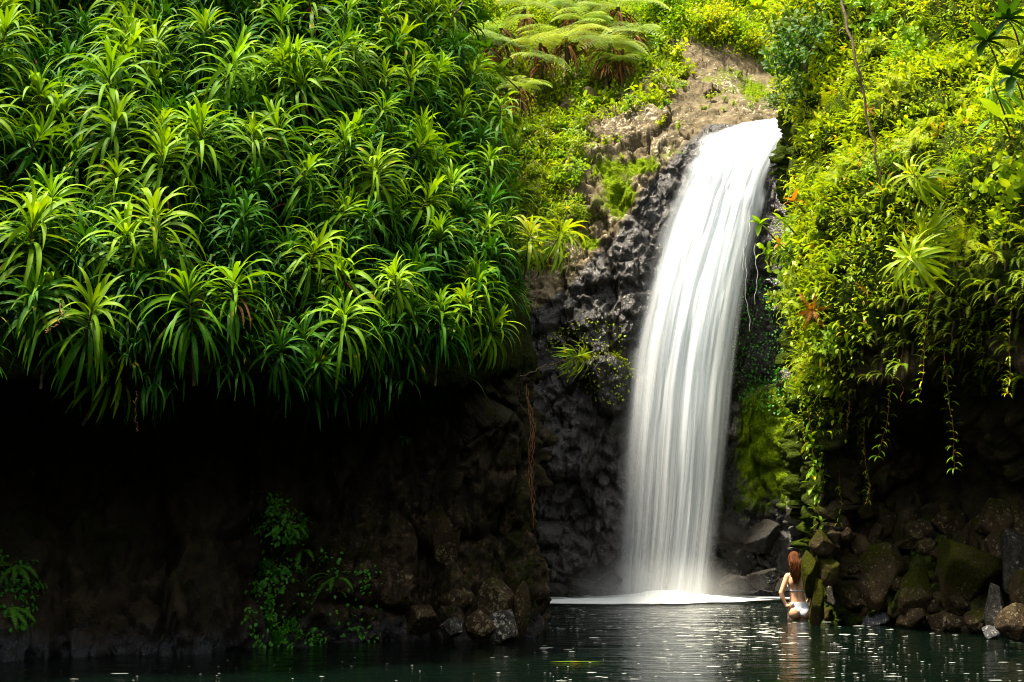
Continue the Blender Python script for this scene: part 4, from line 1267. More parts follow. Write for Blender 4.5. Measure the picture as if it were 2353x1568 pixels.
BO = [
    (2213, 1331, 68, 72, 16.6, 'boulder', .55, 'huge mossy angular boulder with a pale streak on its shoulder', 'm'),
    (2110, 1363, 34, 44, 17.2, 'boulder', .5, 'orange-brown boulder with moss against the left side of the huge one', 'm'),
    (2183, 1208, 36, 34, 17.6, 'boulder', .35, 'rounded brown boulder above the huge mossy one', ''),
    (2280, 1197, 32, 42, 16.9, 'boulder', .3, 'speckled brown boulder high at the right', ''),
    (2326, 1200, 24, 38, 16.9, 'boulder', .3, 'narrow brown boulder right of the speckled one', ''),
    (2102, 1250, 46, 19, 17.7, 'boulder', .4, 'long low boulder lying left of the rounded one', ''),
    (2029, 1217, 30, 32, 18.2, 'boulder', .3, 'smooth dark brown boulder in the middle of the wall foot', ''),
    (2014, 1322, 46, 66, 17.7, 'boulder', .38, 'tall brown boulder with lichen spots in the middle of the group', ''),
    (1966, 1367, 30, 28, 18.1, 'boulder', .4, 'wedge-shaped brown boulder left of the tall one', ''),
    (1920, 1420, 28, 15, 18.3, 'grey_boulder', .1, 'low wet grey boulder at the waterline nearest the bather', ''),
    (1995, 1396, 28, 32, 17.9, 'boulder', .35, 'brown boulder sitting on the flat grey waterline rock', ''),
    (2021, 1427, 33, 16, 17.9, 'grey_boulder', .1, 'flat grey rock at the waterline in the middle', ''),
    (1946, 1314, 30, 18, 18.4, 'boulder', .35, 'dark angular rock above the black gap', ''),
    (1947, 1262, 33, 20, 18.5, 'boulder', .4, 'mossy rock with a knobbly top left of centre', ''),
    (1914, 1212, 19, 27, 18.6, 'boulder', .45, 'mossy rock leaning on the corner of the wall', ''),
    (1889, 1247, 21, 22, 18.6, 'boulder', .5, 'small mossy rock just right of the corner edge', ''),
    (1862, 1316, 13, 44, 18.75, 'boulder', .8, 'mossy rock slab that hides the right shoulder of the bather', 'm'),
    (1881, 1388, 15, 46, 18.7, 'boulder', .7, 'mossy foot of the corner rock standing in the water beside the bather', 'm'),
    (1922, 1372, 22, 19, 18.4, 'grey_boulder', .15, 'bare grey rock wedged over the black gap', ''),
    (2257, 1420, 28, 24, 16.5, 'boulder', .45, 'low brown boulder under the huge mossy one', ''),
    (2287, 1400, 15, 52, 16.1, 'grey_boulder', .2, 'upright grey-brown slab standing in the water', ''),
    (2292, 1268, 23, 33, 16.7, 'boulder', .3, 'brown boulder tucked under the speckled one', ''),
    (2338, 1285, 30, 58, 16.3, 'grey_boulder', .2, 'streaked grey slanting rock at the right picture edge', ''),
    (2352, 1352, 18, 40, 15.9, 'boulder', .4, 'mossy boulder cut by the right picture edge', ''),
    (2276, 1457, 17, 13, 15.9, 'grey_boulder', .15, 'small wet rock splashed by water at the lower right', ''),
    (2170, 1425, 52, 22, 16.9, 'boulder', .3, 'dark low boulder under the overhang of the huge one', ''),
    (2335, 1440, 30, 40, 15.8, 'boulder', .2, 'dark rock standing in the water at the right edge', ''),
    (2080, 1330, 26, 34, 17.9, 'boulder', .3, 'shadowed boulder between the tall and the orange-brown ones', ''),
    (1900, 1310, 20, 34, 18.7, 'boulder', .6, 'knobbly moss-covered rock right of the mossy slab', ''),
]
for k, (vx, vy, hx, hy, Y, mt, moss, lab, fl) in enumerate(BO):
    px = Y / 3268
    if 1900 < vx and vy < 1440:
        sp_, _n = SR.at(vx, vy)
        Y = max(Y, min(sp_[1] - 0.1 * (vy > 1405), Y + 1.2))
        px = Y / 3268
        q = P(vx, vy, Y + hx * px * 0.25)
    else:
        q = P(vx, vy, Y + hx * px * 0.6)
    sx, sz = hx * px * 1.3, hy * px * 1.3
    me = boulder_mesh('boulder', 40 + k, sx, max(sx, sz) * 0.75 if hx > 16 else 0.2, sz, M[mt], moss, 0.75 if mt == 'grey_boulder' and vy > 1400 else 0.2, 0.44)
    o = link('boulder', me, loc=q)
    o.rotation_euler = (rng.normal(0, 0.08), rng.normal(0, 0.12), rng.normal(0, 0.2))
    tag(o, lab, 'boulder', 'boulders at the foot of the right cliff')
rs = np.random.default_rng(88)
sm_b = [boulder_mesh('boulder', 160 + k, 0.13 + 0.03 * (k % 3), 0.12, 0.11 + 0.03 * (k % 2), M['boulder'], 0.3 + 0.06 * (k % 4), 0.2, 0.44, sub=4) for k in range(8)]
for k, (p, n) in enumerate(SR.sample([(1880, 1120), (2353, 1040), (2353, 1420), (2200, 1440), (1885, 1430)], 90, 0.2, rs, wfun=lambda x, y: 0.15 + sm(y, 1080, 1220))):
    o = link('boulder', sm_b[k % 8], loc=tuple(p - n * 0.02))
    s_ = rs.uniform(0.6, 1.5)
    o.scale = (s_, s_, s_ * rs.uniform(0.8, 1.1))
    o.rotation_euler = (rs.normal(0, 0.4), rs.normal(0, 0.4), rs.uniform(0, 6.28))
    bx, by = proj(p)
    tag(o, f'{"small" if s_ < 1 else "fist-like larger"} dark stone packed in the right wall, {"above the boulders" if by < 1230 else "between the boulders"}, {"corner side" if bx < 2050 else ("middle" if bx < 2200 else "right end")}', 'stone', 'stones packed in the right wall')
LBO = [(1158, 1445, 40, 40, 16.3, 'grey_boulder', .15, 'slanting grey-brown rock at the corner of the left cliff'), (1110, 1440, 34, 34, 16.3, 'boulder', .2, 'orange-brown rock at the foot of the left cliff'),
       (1040, 1445, 30, 24, 16.2, 'grey_boulder', .15, 'rounded pale brown rock at the foot of the left cliff'), (1140, 1380, 45, 40, 16.7, 'boulder', .25, 'ridged orange-brown rock above the waterline rocks'),
       (1196, 1415, 16, 60, 17.0, 'boulder', .3, 'narrow dark pillar of rock forming the corner'), (970, 1420, 40, 34, 16.3, 'boulder', .15, 'dark hump of rock beside the cave creeper'),
       (1050, 1370, 34, 28, 16.8, 'boulder', .2, 'lumpy reddish rock in the left cliff foot'), (1015, 1225, 42, 66, 16.85, 'boulder', .45, 'smooth mossy column bulging from the left cliff'), (930, 1330, 24, 22, 16.5, 'boulder', .2, 'ochre lump of rock right of the cave creeper')]
for k, (vx, vy, hx, hy, Y, mt, moss, lab) in enumerate(LBO):
    px = Y / 3268
    q = P(vx, vy, Y + hx * px * 0.5)
    me = boulder_mesh('boulder', 90 + k, hx * px * 1.15, max(hx, hy) * px * 0.8 if hx > 20 else 0.25, hy * px * 1.15, M[mt], moss, 0.2, 0.46)
    o = link('boulder', me, loc=q)
    o.rotation_euler = (rng.normal(0, 0.06), rng.normal(0, 0.1), rng.normal(0, 0.2))
    tag(o, lab, 'boulder', 'rocks at the foot of the left cliff')
M['wet_boulder'] = rock_mat('wet_boulder_rock', (0.005, 0.004, 0.003), (0.018, 0.013, 0.009), (0.045, 0.033, 0.02), moss=(0.012, 0.016, 0.003), wetc=(0.008, 0.007, 0.006), scale=2.0, wet_rough=0.3)
FBO = [(1270, 1352, 28, 12, 23.5, 'dark wet rock at the foam left end'), (1330, 1345, 40, 16, 23.6, 'dark wet rock in the foam left of the falls'), (1400, 1335, 30, 22, 23.4, 'wet rock washed by spray at the left foot of the falls'),
       (1700, 1345, 36, 22, 23.6, 'wet rock at the right foot of the falls'), (1760, 1330, 34, 30, 23.4, 'sloping wet rock between the falls and the bather'), (1810, 1345, 30, 22, 22.8, 'low wet rock behind the bather'), (1660, 1225, 60, 34, 24.0, 'jutting black rock ledge right behind the falls'), (1750, 1235, 50, 34, 24.0, 'black knobbly rock ledge under the moss')]
for k, (vx, vy, hx, hy, Y, lab) in enumerate(FBO):
    px = Y / 3268
    me = boulder_mesh('boulder', 140 + k, hx * px * 1.15, hx * px * 0.8, hy * px * 1.1, M['wet_boulder'], 0.25, 0.5, 0.0)
    tag(link('boulder', me, loc=P(vx, vy, Y + hx * px * 0.4)), lab, 'boulder', 'wet rocks at the foot of the falls')

# ------------------------------------------------------------------ waterfall
def fall_mat():
    m, nt, ns, ln = newmat('falling_water')
    out = N(ns, 'ShaderNodeOutputMaterial')
    at = N(ns, 'ShaderNodeAttribute', attribute_name='flow')       # r across 0..1, g down 0..1, b layer
    sp = N(ns, 'ShaderNodeSeparateXYZ')
    ln.new(at.outputs['Vector'], sp.inputs[0])
    def streak(su, sv, det, off):
        cb = N(ns, 'ShaderNodeCombineXYZ')
        for i, k in ((0, su), (1, sv), (2, 7.3)):
            mu = N(ns, 'ShaderNodeMath', operation='MULTIPLY_ADD')
            mu.inputs[1].default_value = k
            mu.inputs[2].default_value = off
            ln.new(sp.outputs[i], mu.inputs[0])
            ln.new(mu.outputs[0], cb.inputs[i])
        n = N(ns, 'ShaderNodeTexNoise')
        n.inputs['Scale'].default_value = 1.0
        n.inputs['Detail'].default_value = det
        n.inputs['Roughness'].default_value = 0.6
        ln.new(cb.outputs[0], n.inputs['Vector'])
        return n.outputs['Fac']
    a = streak(8, 0.9, 4, 0.0)
    b = streak(85, 1.6, 3, 11.0)
    s = N(ns, 'ShaderNodeMath', operation='MULTIPLY_ADD')
    ln.new(b, s.inputs[0]); s.inputs[1].default_value = 0.27; ln.new(a, s.inputs[2])
    # thinner towards the bottom
    dn = N(ns, 'ShaderNodeMapRange')
    dn.inputs['From Min'].default_value = 0.15
    dn.inputs['From Max'].default_value = 1.0
    dn.inputs['To Min'].default_value = 0.30
    dn.inputs['To Max'].default_value = -0.20
    ln.new(sp.outputs[1], dn.inputs['Value'])
    s2 = N(ns, 'ShaderNodeMath', operation='ADD')
    ln.new(s.outputs[0], s2.inputs[0]); ln.new(dn.outputs[0], s2.inputs[1])
    al = N(ns, 'ShaderNodeMapRange', interpolation_type='SMOOTHSTEP')
    al.inputs['From Min'].default_value = 0.24
    al.inputs['From Max'].default_value = 0.98
    al.inputs['To Max'].default_value = 0.90
    ln.new(s2.outputs[0], al.inputs['Value'])
    def edge(lo, hi, flip):
        src = sp.outputs[0]
        if flip:
            q_ = N(ns, 'ShaderNodeMath', operation='SUBTRACT'); q_.inputs[0].default_value = 1; ln.new(src, q_.inputs[1]); src = q_.outputs[0]
        ad = N(ns, 'ShaderNodeMath', operation='MULTIPLY_ADD')
        ln.new(b, ad.inputs[0]); ad.inputs[1].default_value = -0.09; ln.new(src, ad.inputs[2])
        e = N(ns, 'ShaderNodeMapRange', interpolation_type='SMOOTHSTEP')
        e.inputs['From Min'].default_value = lo - 0.045
        e.inputs['From Max'].default_value = hi - 0.045
        ln.new(ad.outputs[0], e.inputs['Value'])
        return e.outputs[0]
    m1 = N(ns, 'ShaderNodeMath', operation='MULTIPLY'); ln.new(al.outputs[0], m1.inputs[0]); ln.new(edge(0.0, 0.30, False), m1.inputs[1])
    m2 = N(ns, 'ShaderNodeMath', operation='MULTIPLY'); ln.new(m1.outputs[0], m2.inputs[0]); ln.new(edge(0.0, 0.17, True), m2.inputs[1])
    df = N(ns, 'ShaderNodeBsdfDiffuse'); df.inputs['Color'].default_value = (0.90, 0.94, 0.98, 1)
    tl = N(ns, 'ShaderNodeBsdfTranslucent'); tl.inputs['Color'].default_value = (0.88, 0.93, 0.98, 1)
    mx = N(ns, 'ShaderNodeMixShader'); mx.inputs[0].default_value = 0.45
    ln.new(df.outputs[0], mx.inputs[1]); ln.new(tl.outputs[0], mx.inputs[2])
    tp = N(ns, 'ShaderNodeBsdfTransparent')
    ms = N(ns, 'ShaderNodeMixShader')
    ln.new(m2.outputs[0], ms.inputs[0]); ln.new(tp.outputs[0], ms.inputs[1]); ln.new(mx.outputs[0], ms.inputs[2])
    ln.new(ms.outputs[0], out.inputs['Surface'])
    return m
M['fall'] = fall_mat()
FR = [(1730, 1856, 276, 260, 27.6), (1668, 1846, 288, 270, 26.5), (1606, 1824, 322, 298, 26.0), (1580, 1796, 372, 350, 25.72), (1556, 1764, 432, 420, 25.45), (1522, 1746, 516, 510, 25.15),
      (1488, 1720, 622, 622, 24.82), (1461, 1700, 732, 732, 24.55), (1439, 1684, 862, 862, 24.32), (1426, 1672, 1002, 1002, 24.12), (1416, 1656, 1182, 1182, 23.95), (1402, 1634, 1374, 1374, 23.8)]
nu, nt_ = 90, 150
allV, allF, allA = [], [], []
nv = 0
fl = None
for L, (dy, ex, dz) in enumerate([(0.0, 0.04, 0), (-0.12, 0.02, 0.02), (-0.22, -0.03, 0.03), (-0.32, -0.08, 0.04)]):
    rows = []
    for (xl, xr, yl, yr, Y) in FR:
        w = xr - xl
        rows.append([P(xl - ex * w + (xr - xl + 2 * ex * w) * u, yl + (yr - yl) * u, Y + dy - 0.10) for u in np.linspace(0, 1, 7)])
    A = catmull(np.array(rows), nt_)
    A = np.swapaxes(catmull(np.swapaxes(A, 0, 1), nu), 0, 1)
    t, u = np.meshgrid(np.linspace(0, 1, nt_), np.linspace(0, 1, nu), indexing='ij')
    q3 = np.stack([u * 9 + L * 5, t * 3.0, 0 * u + L * 3.1], -1).reshape(-1, 3)
    amp = (0.05 + 0.10 * sm(t, 0.1, 0.5))
    A[..., 1] -= (fbm(q3, 3, 60 + L).reshape(u.shape)) * amp + 0.10 * np.sin(np.pi * u) * sm(t, 0.05, 0.4)
    # small steps where the sheet bounces off the rock
    A[..., 1] -= 0.10 * np.exp(-((t - 0.30 - 0.12 * u) / 0.025) ** 2) * sm(fbm(q3 * 0.7, 2, 77).reshape(u.shape), -0.2, 0.3)
    allV.append(A.reshape(-1, 3)); allF.append(grid_faces(nt_, nu, nv)); nv += nt_ * nu
    allA.append(np.stack([u, t, 0 * u + L], -1).reshape(-1, 3))
o = link('waterfall', mesh_np('waterfall', np.concatenate(allV), np.concatenate(allF), M['fall'], {'flow': np.concatenate(allA)}), kind='structure')
o['label'] = 'tall silky white waterfall dropping into the pool'
# thin side trickles right of the main fall
tv, tf_, ta = [], [], []
nv = 0
for (pts) in ([(1712, 540, 25.0), (1712, 600, 24.75), (1716, 680, 24.7), (1722, 760, 24.6)], [(1736, 560, 24.7), (1738, 640, 24.6), (1736, 700, 24.6)], [(1728, 470, 25.1), (1722, 520, 24.9), (1713, 560, 24.8), (1709, 620, 24.7)]):
    cpt = catmull(np.array([P(a, b, c - 0.25) for a, b, c in pts]), 30)
    cpt[:, 0] += 0.02 * np.sin(cpt[:, 2] * 7 + len(tv)) + 0.01 * np.sin(cpt[:, 2] * 23)
    V, F = tube(cpt, 0.006, 5)
    tv.append(V); tf_.append(F + nv); nv += len(V)
M['trickle'] = plain_mat('trickle_water', (0.25, 0.26, 0.27), (0.55, 0.56, 0.56), 5, 0.3, 0)
o = link('trickles', mesh_np('trickles', np.concatenate(tv), np.concatenate(tf_), M['trickle']), kind='stuff')
o['label'] = 'thin threads of water beside the main fall'

# ------------------------------------------------------------------ pool
def water_mat():
    m, nt, ns, ln = newmat('pool_water')
    out = N(ns, 'ShaderNodeOutputMaterial')
    tc = N(ns, 'ShaderNodeTexCoord')
    def nz(sx, sy, det, rough=0.55):
        mp = N(ns, 'ShaderNodeMapping')
        mp.inputs['Scale'].default_value = (sx, sy, 1)
        ln.new(tc.outputs['Object'], mp.inputs['Vector'])
        n = N(ns, 'ShaderNodeTexNoise')
        n.inputs['Scale'].default_value = 1
        n.inputs['Detail'].default_value = det
        n.inputs['Roughness'].default_value = rough
        ln.new(mp.outputs[0], n.inputs['Vector'])
        return n.outputs['Fac']
    a = nz(1.6, 3.6, 3)
    b = nz(7, 14, 3)
    s = N(ns, 'ShaderNodeMath', operation='MULTIPLY_ADD')
    ln.new(b, s.inputs[0]); s.inputs[1].default_value = 0.22; ln.new(a, s.inputs[2])
    # livelier towards the foot of the falls
    sp = N(ns, 'ShaderNodeSeparateXYZ'); ln.new(tc.outputs['Object'], sp.inputs[0])
    lv = N(ns, 'ShaderNodeMapRange'); lv.inputs['From Min'].default_value = 15; lv.inputs['From Max'].default_value = 22
    lv.inputs['To Min'].default_value = 0.03; lv.inputs['To Max'].default_value = 0.06
    ln.new(sp.outputs[1], lv.inputs['Value'])
    bp = N(ns, 'ShaderNodeBump'); bp.inputs['Strength'].default_value = 1.0
    ln.new(lv.outputs[0], bp.inputs['Distance'])
    ln.new(s.outputs[0], bp.inputs['Height'])
    pr = N(ns, 'ShaderNodeBsdfPrincipled')
    pr.inputs['Base Color'].default_value = (0.0010, 0.0036, 0.0022, 1)
    pr.inputs['Roughness'].default_value = 0.11
    pr.inputs['IOR'].default_value = 1.33
    ln.new(bp.outputs[0], pr.inputs['Normal'])
    ln.new(pr.outputs[0], out.inputs['Surface'])
    return m
M['water'] = water_mat()
xs = np.linspace(-16, 16, 200); ys = np.linspace(-8, 25.5, 220)
X, Y_ = np.meshgrid(xs, ys, indexing='ij')
Z = 0.004 * fbm(np.stack([X * 1.5, Y_ * 3, 0 * X], -1).reshape(-1, 3), 3, 8).reshape(X.shape)
o = link('water', mesh_np('water', np.stack([X, Y_, Z], -1).reshape(-1, 3), grid_faces(200, 220), M['water']), kind='structure')
o['label'] = 'dark green pool below the falls'
o2 = link('ground', mesh_np('ground', np.array([[-90, -90, -1.1], [90, -90, -1.1], [90, 90, -1.1], [-90, 90, -1.1]]), np.array([[0, 1, 2, 3]]), M['soil']), kind='structure')
o2['label'] = 'bed of the pool and land around it'

def foam_mat():
    m, nt, ns, ln = newmat('foam')
    out = N(ns, 'ShaderNodeOutputMaterial')
    at = N(ns, 'ShaderNodeAttribute', attribute_name='cover')
    tc = N(ns, 'ShaderNodeTexCoord')
    mp = N(ns, 'ShaderNodeMapping'); mp.inputs['Scale'].default_value = (1.5, 7, 1)
    ln.new(tc.outputs['Object'], mp.inputs['Vector'])
    n = N(ns, 'ShaderNodeTexNoise'); n.inputs['Scale'].default_value = 1.6; n.inputs['Detail'].default_value = 4
    ln.new(mp.outputs[0], n.inputs['Vector'])
    ad = N(ns, 'ShaderNodeMath', operation='ADD'); ln.new(at.outputs['Fac'], ad.inputs[0]); ln.new(n.outputs['Fac'], ad.inputs[1])
    mr = N(ns, 'ShaderNodeMapRange', interpolation_type='SMOOTHSTEP'); mr.inputs['From Min'].default_value = 0.78; mr.inputs['From Max'].default_value = 1.15
    ln.new(ad.outputs[0], mr.inputs['Value'])
    df = N(ns, 'ShaderNodeBsdfDiffuse'); df.inputs['Color'].default_value = (0.74, 0.76, 0.75, 1)
    tp = N(ns, 'ShaderNodeBsdfTransparent')
    ms = N(ns, 'ShaderNodeMixShader')
    ln.new(mr.outputs[0], ms.inputs[0]); ln.new(tp.outputs[0], ms.inputs[1]); ln.new(df.outputs[0], ms.inputs[2])
    ln.new(ms.outputs[0], out.inputs['Surface'])
    return m
M['foam'] = foam_mat()
xs = np.linspace(-0.6, 5.0, 170); ys = np.linspace(20.2, 24.4, 130)
X, Y_ = np.meshgrid(xs, ys, indexing='ij')
nf = fbm(np.stack([X * 1.2, Y_ * 3.5, 0 * X], -1).reshape(-1, 3), 4, 18).reshape(X.shape)
core = np.exp(-((X - 2.5) / 0.95) ** 2) * np.exp(-((Y_ - 23.6) / 0.5) ** 2)
Z = 0.012 + 0.16 * core * (0.7 + 0.6 * nf) + 0.015 * np.abs(nf)
front = np.interp(X, [-0.5, 0.5, 1.5, 2.6, 3.4, 4.2, 5.0], [22.7, 22.65, 22.55, 22.65, 22.9, 23.4, 23.9]) + 0.25 * nf
cov = sm(Y_ - front, -0.6, 0.45) * 1.1 - 0.2 * sm(X, 3.3, 4.4)
cov = np.maximum(cov, 0.09 * sm(Y_, 20.6, 22.2) - 0.06)
o = link('foam', mesh_np('foam', np.stack([X, Y_, Z], -1).reshape(-1, 3), grid_faces(170, 130), M['foam'], {'cover': cov.ravel()}), kind='stuff')
o['label'] = 'white churned foam line at the foot of the falls'
# floating flecks of foam
r = np.random.default_rng(61)
fv, ff = [], []
nv = 0
reg = [((1240, 1392), (1790, 1455), 200, 0.5), ((1450, 1440), (1800, 1480), 40, .8), ((1560, 1430), (1850, 1500), 70, 1.2), ((1640, 1440), (2100, 1568), 75, .9), ((1240, 1440), (1420, 1500), 20, .8), ((1900, 1455), (2353, 1568), 80, .6), ((0, 1500), (1240, 1568), 40, .5), ((1240, 1480), (1700, 1568), 70, .6), ((1860, 1420), (2050, 1450), 14, 1.2)]
for (x0, y0), (x1, y1), n, k in reg:
    for _ in range(n):
        wx, wy, _z = W(r.uniform(x0, x1), r.uniform(y0, y1))
        a = k * r.lognormal(-4.15, 0.65) * (1.5 if wy > 17 else 0.8)
        a = min(a, 0.045)
        b = a * r.uniform(0.5, 1.0) * (1.2 if wy > 17 else 1.0)
        an = np.linspace(0, 2 * np.pi, 8, endpoint=False)
        rad = r.uniform(0.6, 1.2, 8)
        pts = np.stack([wx + a * 1.9 * rad * np.cos(an), wy + b * 0.8 * rad * np.sin(an), np.full(8, 0.007)], 1)
        fv.append(np.vstack([pts, [[wx, wy, 0.009]]]))
        ff += [(nv + 8, nv + i, nv + (i + 1) % 8) for i in range(8)]
        nv += 9
M['fleck'] = plain_mat('foam_fleck', (0.30, 0.32, 0.28), (0.55, 0.56, 0.5), 8, 0.6, 0)
fv = np.concatenate(fv)
o = link('foam', mesh_np('foam_flecks', fv, np.array(ff), M['fleck']), kind='stuff')
o['label'] = 'small white flecks of foam drifting on the dark pool'
V, F, T, _, _ = blades(np.array([W(1262, 1524)]) + [0, 0, 0.01], np.array([[1, 0.02, 0]]), 0.55, 0.05, 0, 6, 'lance', wide=2)
a = Acc(); a.add(V, F, T)
tag(link('fallen_leaf', a.mesh('fallen_leaf', M['bright'])), 'long yellow-green leaf floating on the pool below the left cliff corner', 'leaf')

# spray hanging in the air at the foot of the falls
def mist_obj(name, loc, sc, dens, label):
    m, nt, ns, ln = newmat(name)
    out = N(ns, 'ShaderNodeOutputMaterial')
    tc = N(ns, 'ShaderNodeTexCoord')
    g = N(ns, 'ShaderNodeVectorMath', operation='LENGTH')
    ln.new(tc.outputs['Object'], g.inputs[0])
    mr = N(ns, 'ShaderNodeMapRange', interpolation_type='SMOOTHSTEP')
    mr.inputs['From Min'].default_value = 1.0; mr.inputs['From Max'].default_value = 0.1
    mr.inputs['To Min'].default_value = 0; mr.inputs['To Max'].default_value = dens
    ln.new(g.outputs['Value'], mr.inputs['Value'])
    v = N(ns, 'ShaderNodeVolumePrincipled')
    v.inputs['Color'].default_value = (0.98, 0.98, 0.98, 1)
    ln.new(mr.outputs[0], v.inputs['Density'])
    ln.new(v.outputs[0], out.inputs['Volume'])
    bm = bmesh.new()
    bmesh.ops.create_icosphere(bm, subdivisions=4, radius=1)
    me = bpy.data.meshes.new(name)
    bm.to_mesh(me); bm.free()
    me.materials.append(m)
    o = link(name, me, loc=loc, kind='stuff')
    o.scale = sc
    o['label'] = label
mist_obj('mist', (2.35, 23.2, 0.10), (1.7, 0.7, 0.8), 0.6, 'white spray drifting at the foot of the falls')

# ------------------------------------------------------------------ bather
def skin_mat(name, c, rough=0.5, spec=0.35, var=0.12):
    m, nt, ns, ln = newmat(name)
    out = N(ns, 'ShaderNodeOutputMaterial')
    tc = N(ns, 'ShaderNodeTexCoord')
    no = N(ns, 'ShaderNodeTexNoise'); no.inputs['Scale'].default_value = 14; no.inputs['Detail'].default_value = 4
    ln.new(tc.outputs['Object'], no.inputs['Vector'])
    cr = ramp(ns, [(0.3, tuple(x * (1 - var) for x in c)), (0.7, tuple(min(1, x * (1 + var)) for x in c))])
    ln.new(no.outputs['Fac'], cr.inputs['Fac'])
    pr = N(ns, 'ShaderNodeBsdfPrincipled')
    pr.inputs['Roughness'].default_value = rough
    pr.inputs['Specular IOR Level'].default_value = spec
    ln.new(cr.outputs['Color'], pr.inputs['Base Color'])
    ln.new(pr.outputs[0], out.inputs['Surface'])
    return m
M['skin'] = skin_mat('skin', (0.66, 0.37, 0.21))
M['cloth'] = skin_mat('white_cloth', (0.72, 0.73, 0.78), 0.8, 0.2, 0.05)
M['hair'] = leaf_mat('hair', (0.05, 0.014, 0.003), (0.24, 0.075, 0.014), yellow=(0.2, 0.07, 0.02), trans=0.1, rough=0.6, spec=0.12, yel=-0.1, hue=0.0)
def make_person():
    bm = bmesh.new()
    def ell(c, rx, ry, rz, sub=3):
        g = bmesh.ops.create_icosphere(bm, subdivisions=sub, radius=1)
        for v in g['verts']:
            v.co = Vector((c[0] + v.co.x * rx, c[1] + v.co.y * ry, c[2] + v.co.z * rz))
    def cap(a, b, ra, rb, sub=2, flat=1.0):
        a, b = Vector(a), Vector(b)
        n = max(2, int((b - a).length / (min(ra, rb) * 0.35)) + 1)
        for i in range(n + 1):
            t = i / n
            r_ = ra + (rb - ra) * t
            p = a.lerp(b, t)
            ell(p, r_, r_ * flat, r_, sub)
    tz = [(0.78, .128, .085, .02, .0), (0.82, .138, .092, .02, .0), (0.88, .140, .096, .02, .0), (0.93, .130, .090, .018, .0), (0.98, .113, .080, .010, .0), (1.04, .098, .072, 0, .0), (1.08, .098, .072, 0, .0),
          (1.14, .106, .080, 0, .005), (1.20, .120, .086, .002, .006), (1.26, .135, .086, .005, .005), (1.31, .140, .076, .006, .002), (1.355, .115, .058, .0, .0), (1.39, .062, .048, -.012, .0), (1.43, .044, .044, -.02, .004), (1.47, .044, .046, -.026, .01)]
    K = catmull(np.array(tz), 46)
    ring = []
    for z, rx, ry, cx, cy in K:
        row = []
        for a in np.linspace(0, 2 * np.pi, 32, endpoint=False):
            sx = math.copysign(abs(math.cos(a)) ** 0.85, math.cos(a))
            y = math.sin(a)
            dent = 0.010 * math.exp(-(math.cos(a) / 0.16) ** 2) * (1 if y < 0 else 0) * (1 if z > 0.9 else 0)
            row.append(bm.verts.new((cx + rx * sx, cy + ry * y + dent, z)))
        ring.append(row)
    for i in range(len(ring) - 1):
        for j in range(32):
            bm.faces.new((ring[i][j], ring[i][(j + 1) % 32], ring[i + 1][(j + 1) % 32], ring[i + 1][j]))
    bm.faces.new(ring[0][::-1]); bm.faces.new(ring[-1])
    # seat
    ell((-0.048, -0.058, 0.835), .080, .074, .088); ell((0.086, -0.052, 0.835), .080, .074, .088)
    # shoulder blades, chest
    ell((-0.065, -0.048, 1.25), .05, .038, .075); ell((0.075, -0.045, 1.25), .05, .038, .075)
    ell((-0.06, 0.075, 1.19), .055, .05, .05); ell((0.07, 0.075, 1.19), .055, .05, .05)
    # legs
    for x, kx in ((-0.052, -0.06), (0.088, 0.10)):
        cap((x, 0, 0.80), (kx, 0.03, 0.44), .086, .052, 3)
        cap((kx, 0.03, 0.44), (kx, 0.0, 0.25), .052, .050, 2)
        cap((kx, 0.0, 0.25), (kx, -0.01, 0.07), .050, .034, 2)
        cap((kx, -0.03, 0.04), (kx, 0.15, 0.03), .034, .026, 2, 1.0)
    # head
    ell((-0.028, 0.010, 1.555), .071, .088, .096, 4)
    ell((-0.028, 0.045, 1.50), .050, .058, .062)
    cap((-0.028, 0.096, 1.545), (-0.028, 0.112, 1.522), .010, .013)      # nose
    ell((-0.028, 0.098, 1.492), .020, .010, .007); ell((-0.028, 0.090, 1.462), .020, .018, .016)
    for s in (-1, 1):
        ell((-0.028 + s * 0.072, 0.012, 1.535), .008, .016, .028)
    # left arm, hand on the hip
    cap((-0.118, 0.0, 1.325), (-0.135, -0.004, 1.30), .046, .044, 3)
    cap((-0.135, -0.004, 1.30), (-0.222, -0.035, 1.105), .043, .033, 3)
    cap((-0.222, -0.035, 1.105), (-0.205, -0.035, 1.04), .034, .034, 3)
    cap((-0.205, -0.035, 1.04), (-0.158, -0.045, 0.925), .033, .021, 3)
    cap((-0.158, -0.045, 0.925), (-0.128, -0.062, 0.930), .023, .024, 2)
    for k, (dz, ln_) in enumerate(((0.020, .95), (0.006, 1.05), (-0.009, 1.0), (-0.023, .82))):
        a = Vector((-0.122, -0.066, 0.932 + dz)); b = a + Vector((0.028, -0.018, 0.012)) * ln_; c = b + Vector((0.026, -0.004, 0.010)) * ln_
        cap(a, b, .0095, .0085); cap(b, c, .0085, .007)
    cap((-0.140, -0.045, 0.945), (-0.128, -0.010, 0.962), .011, .010); cap((-0.128, -0.010, 0.962), (-0.118, 0.018, 0.965), .010, .008)
    # right arm resting forward on the rock
    cap((0.128, 0.01, 1.325), (0.148, 0.02, 1.30), .046, .044, 3)
    cap((0.148, 0.02, 1.30), (0.215, 0.06, 1.10), .043, .033, 3)
    cap((0.215, 0.06, 1.10), (0.20, 0.20, 0.99), .034, .022, 3)
    cap((0.20, 0.20, 0.99), (0.198, 0.25, 0.975), .023, .024)
    for k, dx in enumerate((-0.022, -0.007, 0.008, 0.022)):
        a = Vector((0.198 + dx, 0.26, 0.973)); b = a + Vector((0.002, 0.032, -0.004)); c = b + Vector((0, 0.024, -0.014))
        cap(a, b, .0095, .0085); cap(b, c, .0085, .007)
    cap((0.178, 0.225, 0.975), (0.152, 0.255, 0.968), .011, .009)
